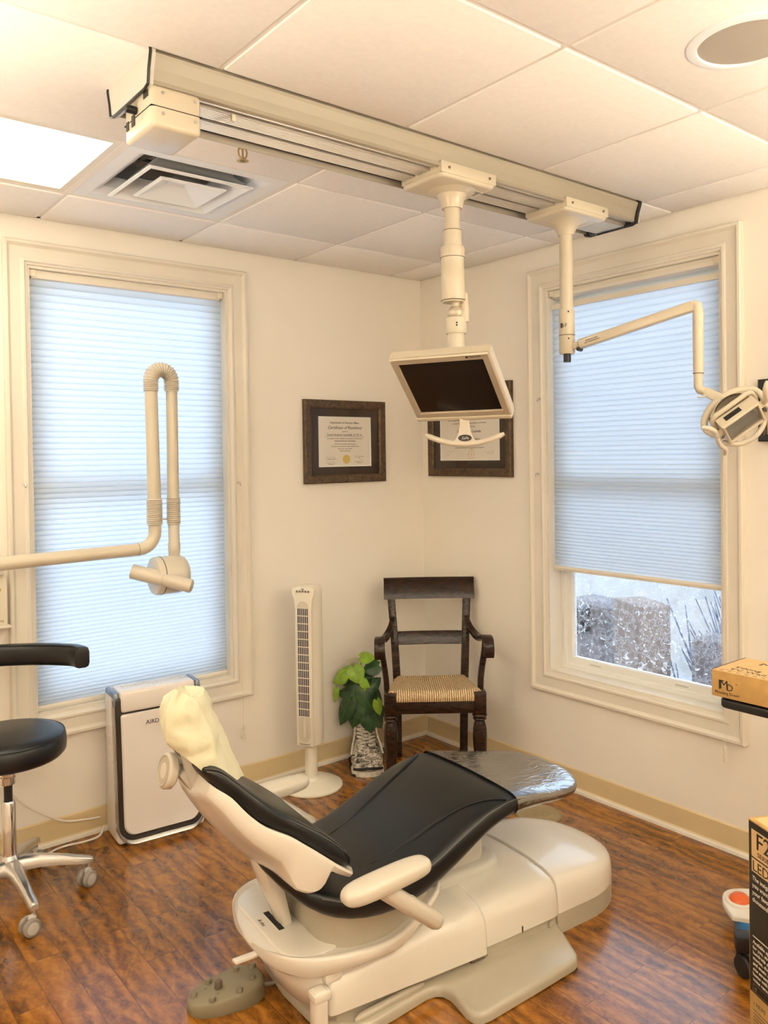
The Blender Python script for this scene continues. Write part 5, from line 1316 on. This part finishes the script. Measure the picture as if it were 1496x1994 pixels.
for q in [(1, -.122, .228, .085, .088, .086, 200, (-.45, .40)), (1, -.030, .246, .10, .094, .098, -70, (.15, .40)), (1, .018, .322, .04, .080, .090, 10, (0, .62)), (1, .002, .180, .085, .055, .042, -80, (.2, .3)), (1, -.150, .128, .050, .080, .046, -105, (-.7, .2)), (1, .078, .075, .095, .080, .060, -75, (.5, .25)), (1, -.085, .262, .03, .05, .06, 150, (-.2, .7)), (1, .012, .195, .085, .06, .06, -30, (.4, .5)),
          (0, .042, .264, .045, .090, .090, 200, (.1, .45)), (0, .013, .118, .095, .125, .098, -62, (0, .28)), (0, -.096, .055, .085, .145, .090, -115, (-.3, .25)), (0, .0, .050, .095, .12, .11, -85, (0, .3)), (0, .068, .010, .080, .10, .090, -60, (.3, .3)), (0, -.100, .140, .055, .08, .066, 175, (-.3, .4)), (0, -.050, .152, .070, .09, .085, -100, (-.1, .4)), (0, .055, .175, .02, .09, .07, 40, (.3, .4)), (0, -.05, .020, .08, .10, .09, -100, (-.2, .3)), (0, .03, -.005, .10, .09, .09, -80, (.1, .3)), (0, -.02, .10, .03, .12, .12, -90, (0, .3)), (0, .05, .10, .0, .12, .11, -40, (.3, .3)), (0, -.06, .09, .0, .12, .11, -140, (-.3, .3)), (0, .0, .17, -.02, .11, .10, 80, (0, .2)), (0, .085, .045, .05, .08, .07, -30, (.4, .3)), (0, .03, .225, .0, .08, .06, 30, (.2, .4)), (0, -.075, .19, .02, .09, .08, 170, (-.1, .5))]:
    addleaf(*q)
for v in list(stm.bm.verts): pass
dk.build('foliage', ['leafdark', mat('vein_dark', (.09, .17, .06), .45)], PT, recalc=False, ang=70); lt.build('flower', ['leaflite', mat('vein_lime', (.40, .58, .12), .45)], PT, recalc=False, ang=70)
stm.build('stem', 'stem', PT)
MB().lathe([(.001, .0), (.055, 0), (.055, .008), (.001, .012)]).build('soil', 'bootdark', PT)

# ------------------------------------------------------------------ framed certificates
def framed(name, label, W, Hh, M, fw, mx, my, lines, dep=.022, fmat='framewood', paper='paper', matb='matboard', cat='picture'):
    """M maps (x right, y up, z out of the wall), centre at the origin"""
    t = thing(name, label, cat, M.to_translation(), 0, wc=True)
    P = lambda x, y, h: M @ Vector((x, y, h))
    m = MB(); frame_sweep(m, (-W / 2, W / 2, -Hh / 2, Hh / 2), [(0, .0), (0, dep), (.005, dep + .003), (fw * .8, dep), (fw, dep - .006), (fw, dep - .014), (fw, 0)], P); m.build('frame', fmat, t, ang=25)
    x, y = W / 2 - fw, Hh / 2 - fw
    if matb:
        m = MB(); frame_sweep(m, (-x - .002, x + .002, -y - .002, y + .002), [(0, .002), (0, .008), (mx - .003, .008), (mx - .003, .002)], P); m.build('mat_board', matb, t, smooth=False)
    m = MB(); frame_sweep(m, (-x + mx - .004, x - mx + .004, -y + my - .004, y - my + .004), [(0, .005), (0, .0085), (.006, .006), (.006, .004)], P) if False else None
    px, py = x - mx, y - my
    if matb:
        m = MB(); m.box(-x, x, -y, -py, .002, .0078, M=M); m.box(-x, x, py, y, .002, .0078, M=M); m.box(-x, -px, -py, py, .002, .0078, M=M); m.box(px, x, -py, py, .002, .0078, M=M)
        t2 = [c for c in t.children if c.name.startswith('mat_board')][0]; bpy.data.objects.remove(t2)
        m.build('mat_board', matb, t, smooth=False)
        m = MB(); frame_sweep(m, (-px, px, -py, py), [(0, .008), (.005, .0055), (.005, .004), (0, .004)], P); m.build('bevel_edge', 'paper_edge', t, smooth=False)
    pp = MB(); pp.box(-px, px, -py, py, .003, .005, M=M); pp = pp.build('paper', paper, t, smooth=False)
    for mt, items in lines.items():
        m = MB()
        for it in items:
            if it[0] == 'text':
                _, s_, size, x_, y_, kw = it; m.text(s_, size, M @ Matrix.Translation((x_, y_, .0053)), **kw)
            elif it[0] == 'rule':
                _, x0, x1, y_, h_ = it; m.box(x0, x1, y_ - h_, y_ + h_, .005, .0056, M=M)
            elif it[0] == 'seal':
                _, x_, y_, rx, ry, n = it
                m.loft([[M @ Vector((x_ + rx * f * (1 + (.04 if k % 2 else -.04) * (f > .9)) * math.cos(2 * PI * k / n), y_ + ry * f * (1 + (.04 if k % 2 else -.04) * (f > .9)) * math.sin(2 * PI * k / n), z)) for k in range(n)] for f, z in ((1, .005), (.97, .0062), (.8, .0062), (.76, .0058), (.2, .0060))])
            elif it[0] == 'ring':
                _, x_, y_, rx, ry, w_ = it
                m.loft([[M @ Vector((x_ + (rx + e) * math.cos(2 * PI * k / 36), y_ + (ry + e) * math.sin(2 * PI * k / 36), z)) for k in range(36)] for e, z in ((0, .005), (0, .0057), (-w_, .0057), (-w_, .005))], loop=True)
            elif it[0] == 'sign':
                _, x_, y_, w_, sd = it; rg_ = random.Random(sd); n = 9
                m.tube(catmull([M @ Vector((x_ + w_ * k / n, y_ + rg_.uniform(-.004, .006), .0055)) for k in range(n + 1)], 3), .0004, 4)
        m.build({'ink': 'lettering', 'inksoft': 'fine_print', 'gold': 'gold_seal', 'card': 'printed_seal'}.get(mt, 'print'), mt, pp, smooth=False)
    MB().box(-x, x, -y, y, .0105, .0120, M=M).build('glazing', 'picglass', t, smooth=False)
    return t
T = lambda s, size, x, y, **k: ('text', s, size, x, y, k)
ML = basis((-.539, -.001, 1.654), (1, 0, 0), (0, 0, 1), (0, -1, 0))
framed('framed_certificate', 'dark framed residency certificate with a gold seal on the left wall', .516, .428, ML, .042, .048, .042, {
    'ink': [T('Department of Veterans Affairs', .0145, 0, .094), T('Certificate of Residency', .0225, 0, .066, shear=.35), T('David Andrew Scarbella, D. M. D.', .0165, 0, .030), T('General Practice Dentistry', .0125, 0, .000)],
    'inksoft': [T('Awarded to', .008, 0, .0505, shear=.3), ('rule', -.128, .128, .0255, .0005), T('in recognition of your satisfactory completion of a Residency in', .0088, 0, .014, shear=.3),
                T('in the Veterans Health Administration at', .0085, 0, -.015, shear=.3), T('the Department of Veterans Affairs Medical Center', .0085, 0, -.027, shear=.3), T('July 1, 2011 - June 30, 2012', .008, 0, -.039, shear=.3), T('Newark, New Jersey', .008, 0, -.050, shear=.3),
                ('rule', -.125, -.055, -.086, .0004), T('Director, Service Chief', .0055, -.09, -.093), ('rule', -.125, -.055, -.111, .0004), T('Dental Director', .0055, -.09, -.118), ('rule', .06, .125, -.080, .0004), T('Dean', .0055, .09, -.088), ('rule', .06, .125, -.106, .0004), T('Chief of Staff', .0055, .09, -.113),
                ('sign', -.12, -.080, .055, 1), ('sign', -.12, -.106, .055, 2), ('sign', .062, -.076, .055, 3), ('sign', .062, -.101, .055, 4)],
    'gold': [('seal', .008, -.092, .0225, .0235, 44)]})
MR = basis((-.001, -.385, 1.703), (0, -1, 0), (0, 0, 1), (-1, 0, 0))
framed('framed_certificate', 'dark framed diploma with an oval printed seal on the right wall behind the monitor', .622, .482, MR, .042, .046, .042, {
    'ink': [T('The University of Medicine and Dentistry', .019, 0, .115), T('of New Jersey', .017, 0, .092), T('David Andrew Scarbella', .018, 0, -.010), T('Doctor of Dental Medicine', .015, 0, -.050)],
    'inksoft': [T('By virtue that upon the recommendation of the Faculty and by the authority of the', .0098, 0, .055, shear=.3), T('Board of Trustees of the University of Medicine and Dentistry', .0098, 0, .037, shear=.3), T('does hereby confer upon', .009, 0, .019, shear=.3), T('the degree of', .009, 0, -.028, shear=.3),
                T('In witness whereof we have affixed the Seal of the University', .009, 0, -.072, shear=.3), T('of the State of New Jersey, the twenty-third day of May, 2011', .0088, 0, -.092, shear=.3),
                ('sign', -.18, -.112, .06, 5), ('sign', -.18, -.124, .03, 7), ('sign', .11, -.112, .07, 6), ('sign', .13, -.122, .05, 8)],
    'card': [('ring', .015, -.122, .0225, .0265, .0025), T('I', .02, .015, -.117), T('O', .012, .015, -.135), ('rule', .002, .028, -.124, .0008)]})
MF = basis((-.001, -2.156, 1.7265), (0, -1, 0), (0, 0, 1), (-1, 0, 0))
framed('framed_picture', 'black framed picture cut off by the right edge, behind the dental lamp', .40, .233, MF, .026, .0, .0, {}, fmat='black', paper='artpaper', matb=None)

# ------------------------------------------------------------------ wall socket
t = thing('wall_outlet', 'ivory double wall outlet low on the left wall above the potted plant', 'outlet', (-.510, 0, .455), wc=True)
m = MB(); m.box(-.546, -.474, -.006, 0, .398, .512, .003); m.build('cover_plate', 'plateivory', t)
for z in (.478, .432):
    m = MB(); m.prism(rrect(-.017, .017, -.0145, .0145, .010), 0, .0085, .001, M=basis((-.510, 0, z), (1, 0, 0), (0, 0, 1), (0, -1, 0))); so = m.build('socket', 'plateivory', t)
    m = MB()
    for dx, hh in ((-.006, .0045), (.006, .0035)): m.box(-.510 + dx - .001, -.510 + dx + .001, -.0089, -.008, z + .003 - hh, z + .003 + hh)
    m.cyl((-.510, -.008, z - .008), (-.510, -.0089, z - .008), .0024, n=10); m.build('socket_slots', 'dark', so, smooth=False)
MB().cyl((-.510, -.005, .455), (-.510, -.0075, .455), .003, n=12).build('screw', 'chrome', t)

# ------------------------------------------------------------------ cords and a floor cover
o = MB().tube(catmull([(-2.24, -.012, .33), (-2.16, -.02, .21), (-2.02, -.03, .105), (-1.92, -.030, .078), (-1.855, -.030, .07)], 8), .0042, 8).build('power_cord', 'cord', None)
tag(o, 'cream power cord drooping along the wall from behind the stool to the air purifier', 'cord')
o = MB().tube(catmull([(-1.850, -.060, .040), (-1.875, -.075, .012), (-1.93, -.072, .005), (-2.02, -.060, .005), (-2.10, -.085, .005), (-2.20, -.12, .005)], 8), .0042, 8).build('power_cord', 'cord', None)
tag(o, 'cream power cord lying on the floor between the air purifier and the stool casters', 'cord')
o = MB().tube(catmull([(-1.50, -.10, .005), (-1.38, -.035, .005), (-1.22, -.030, .005), (-1.10, -.034, .005), (-1.02, -.060, .005), (-.98, -.085, .005)], 8), .0042, 8).build('power_cord', 'cord', None)
tag(o, 'cream power cord along the cove base between the air purifier and the tower fan', 'cord')
t = thing('floor_cover_plate', 'round beige ribbed cover plate on the floor beyond the foot of the dental chair', 'floor plate', (-.322, -1.115, 0))
pr = [(.001, 0), (.098, 0), (.097, .004)]
for k in range(7): r = .094 - k * .012; pr += [(r, .0065), (r - .004, .0065), (r - .006, .0045), (r - .010, .0045)]
pr += [(.008, .0065), (.001, .0065)]
MB().lathe(pr, n=56).build('disc', mat('beige_disc', (.33, .25, .13), .5), t, ang=30)

# ------------------------------------------------------------------ equipment cart, carton on it
CT = thing('equipment_cart', 'black wheeled equipment cart with a flat tray at the right edge under the small carton', 'cart', (-.52, -2.46, 0), wc=True)
m = MB(); m.prism(rrect(-.700, -.36, -2.68, -2.166, .03), .794, .822, .007, bot=True); m.build('tray', 'black', CT, ang=50)
m = MB(); m.prism(rrect(-.685, -.375, -2.665, -2.185, .02), .822, .829, .003); m.build('tray_mat', 'bootdark', CT, ang=50)
m = MB(); m.box(-.66, -.42, -2.60, -2.33, .762, .796, .008); m.build('tray_bracket', 'black', CT)
m = MB(); m.cyl((-.52, -2.46, .10), (-.52, -2.46, .77), .030, n=28); m.build('column', 'black', CT)
for (x, y) in ((-.685, -2.235), (-.30, -2.37), (-.68, -2.69), (-.35, -2.68)):
    a = Vector((-.52, -2.46, .094)); b = Vector((x, y, .094)); xx = (b - a).normalized(); yy = Vector((-xx.y, xx.x, 0)); L = (b - a).length
    m = MB(); m.box(0, L + .025, -.026, .026, -.022, .026, .006, M=basis(a, xx, yy, (0, 0, 1))); lg = m.build('foot', 'black', CT)
    Mc = Matrix.Translation((x, y, 0)) @ Matrix.Rotation(R(70), 4, 'Z')
    m = MB(); m.cyl((0, 0, .05), (0, 0, .075), .009, n=12, M=Mc); m.build('caster_stem', 'chrome', lg)
    m = MB()
    for sy in (-1, 1): m.cyl((-.014, sy * .008, .032), (-.014, sy * .024, .032), .032, n=28, M=Mc, bev=.005)
    m.build('caster_wheel', 'bootdark', lg)
    m = MB(); m.tube([Mc @ Vector((-.014 + .035 * math.cos(q), 0, .033 + .035 * math.sin(q))) for q in [R(-20 + 20 * k) for k in range(10)]], .010, 8); m.build('caster_hood', 'black', lg)
BX = thing('small_carton', 'small kraft carton with dark print lying on the cart tray at the right edge', 'box', (-.60, -2.31, .829), wc=True)
x0, x1, y0, y1, z0, z1 = -.708, -.500, -2.500, -2.152, .829, .908
MB().box(x0, x1, y0, y1, z0, z1, .0025).build('carton_body', 'card', BX)
m = MB(); m.box(x0 + .002, x1 - .002, y0 + .002, y1 - .002, z1, z1 + .0012); m.build('top_flap', 'cardtan', BX, smooth=False)
m = MB(); m.box(x0 + .004, x1, y1 - .0005, y1 + .0012, z1 - .010, z1 + .0015); m.build('flap_gap', 'ink', BX, smooth=False)
bf = basis((x0 - .0003, y1, z0), (0, -1, 0), (0, 0, 1), (-1, 0, 0))
m = MB(); m.text('M', .038, bf @ Matrix.Translation((.040, .027, 0)), xs=.95); m.text('D', .030, bf @ Matrix.Translation((.059, .024, .0002)), xs=1.0); m.box(.024, .029, .025, .052, 0, .0005, M=bf); m.box(.024, .040, .050, .053, 0, .0005, M=bf)
m.text('o', .008, bf @ Matrix.Translation((.080, .046, 0))); m.text('Mounting Dream', .0118, bf @ Matrix.Translation((.050, .011, 0)), xs=.95); m.build('front_print', 'ink', BX, smooth=False)
bt = basis((x0, y1, z1 + .0013), (0, -1, 0), (1, 0, 0), (0, 0, 1))
m = MB(); m.text('TV Wall Mount', .026, bt @ Matrix.Translation((.035, .035, 0)), 'LEFT', xs=1.3); m.text('Tilting', .026, bt @ Matrix.Translation((.035, .066, 0)), 'LEFT', xs=1.3); m.build('top_print', 'ink', BX, smooth=False)
m = MB(); m.text('MD', .045, bt @ Matrix.Translation((.07, .145, 0)), 'LEFT', xs=1.3); m.build('top_logo', 'ink', BX, smooth=False)
m = MB(); m.box(.02, .34, .026, .0272, 0, .0003, M=bt)
for k in range(12): m.box(.02 + k * .026, .032 + k * .026, .010, .015, 0, .0003, M=bt)
m.build('top_fine_print', 'inksoft', BX, smooth=False)

# ------------------------------------------------------------------ tall television carton
C0 = Vector((-1.061, -2.450, 0)); uu = Vector((-.439, -.898, 0)).normalized(); nn_ = Vector((-uu.y * -1, 0, 0)); nn_ = uu.cross(Vector((0, 0, 1))); vv = -nn_
HB = .655
TB = thing('television_carton', 'tall black printed television carton standing at the lower right corner', 'box', C0 + uu * .26 + vv * .07, wc=True)
FB = basis(C0, uu, (0, 0, 1), nn_)
def onface(m, a0, a1, z0, z1, h, mi=0): m.box(a0, a1, z0, z1, -.0005, h, M=FB, mi=mi)
m = MB(); m.box(0, .52, 0, HB, -.14, 0, .003, M=FB); m.build('carton_body', 'card', TB)
m = MB(); onface(m, .004, .518, .222, HB - .004, .0006); m.build('black_print', 'cardblack', TB, smooth=False)
m = MB(); m.box(.012, .51, HB - .0008, HB + .001, -.13, -.008, M=FB); m.build('top_flap', 'cardtan', TB, smooth=False)
m = MB(); onface(m, .014, .20, .566, .634, .0010); onface(m, .014, .075, .528, .562, .0010); m.build('tan_panel', 'cardtan', TB, smooth=False)
m = MB(); m.text('F20', .058, FB @ Matrix.Translation((.030, .590, .0012)), 'LEFT'); m.text('F20', .058, FB @ Matrix.Translation((.0308, .5902, .0012)), 'LEFT'); m.text('SERIES', .016, FB @ Matrix.Translation((.036, .572, .0012)), 'LEFT', xs=1.2); m.text('LED', .036, FB @ Matrix.Translation((.017, .532, .0012)), 'LEFT')
m.build('black_lettering', 'ink', TB, smooth=False)
m = MB()
for k, s_ in enumerate(('The insignia', 'you want for', 'your favorite', 'thousands of')): m.text(s_, .0155, FB @ Matrix.Translation((.016, .507 - k * .018, .0009)), 'LEFT')
onface(m, .016, .35, .364, .3665, .0010)
for k, s_ in enumerate(('Available apps', 'for you, stream', 'hundreds of', 'movies, shows', 'and music on', 'one screen at', 'home with any', 'voice remote.')): m.text(s_, .0125, FB @ Matrix.Translation((.016, .347 - k * .0135, .0009)), 'LEFT')
m.build('pale_lettering', 'whiteink', TB, smooth=False)
m = MB(); frame_sweep(m, (.016, .11, .226, .246), [(0, 0), (0, .001), (.0012, .001), (.0012, 0)], lambda a, b, h: FB @ Vector((a, b, h))); m.text('e', .018, FB @ Matrix.Translation((.026, .231, .0009))); m.build('small_mark', 'inksoft', TB, smooth=False)
m = MB(); m.text('c HDMI', .014, FB @ Matrix.Translation((.016, .192, .0004)), 'LEFT')
for k in range(9): onface(m, .016, .10 - (k % 3) * .01, .178 - k * .0085, .180 - k * .0085, .0008)
m.build('lower_print', 'inksoft', TB, smooth=False)

# ------------------------------------------------------------------ little push-button device on the floor
DV = thing('push_button_device', 'white and blue device with an orange round button on the floor behind the tall carton', 'device', (-.425, -2.165, 0), R(-52))
m = MB(); m.prism(rrect(-.085, .095, -.062, .060, .02), 0, .055, .008); m.build('base', 'blue', DV, ang=50)
m = MB(); out = []
for a, b in ((-.105, -.080), (.09, -.082), (.10, .07), (-.02, .088), (-.10, .066), (-.122, .0)): out.append((a, b))
Md = Matrix.Translation((0, .022, .058)) @ Matrix.Rotation(R(4), 4, 'X')
m.prism([(p.x, p.y) for p in catmull([(*q, 0) for q in out + out[:1]], 5)[:-1]], 0, .016, .006, M=Md); m.build('top_plate', 'whiteplastic', DV, ang=50)
m = MB(); m.lathe([(.020, .014), (.046, .014), (.044, .022), (.036, .026), (.032, .022), (.020, .018)], o=(-.068, .005, 0), n=36, M=Md); m.build('button_ring', 'whiteplastic', DV)
m = MB(); m.lathe([(.034, .018), (.032, .028), (.024, .037), (.012, .041), (.001, .042), (.001, .018)], o=(-.068, .005, 0), n=36, M=Md); m.build('button', 'orange', DV)
m = MB(); m.lathe([(.022, .012), (.020, .022), (.001, .025), (.001, .012)], o=(.045, .03, 0), n=24, M=Md); m.build('small_button', 'plateivory', DV)

for o in list(bpy.data.objects):
    if '_wc' in o: del o['_wc']
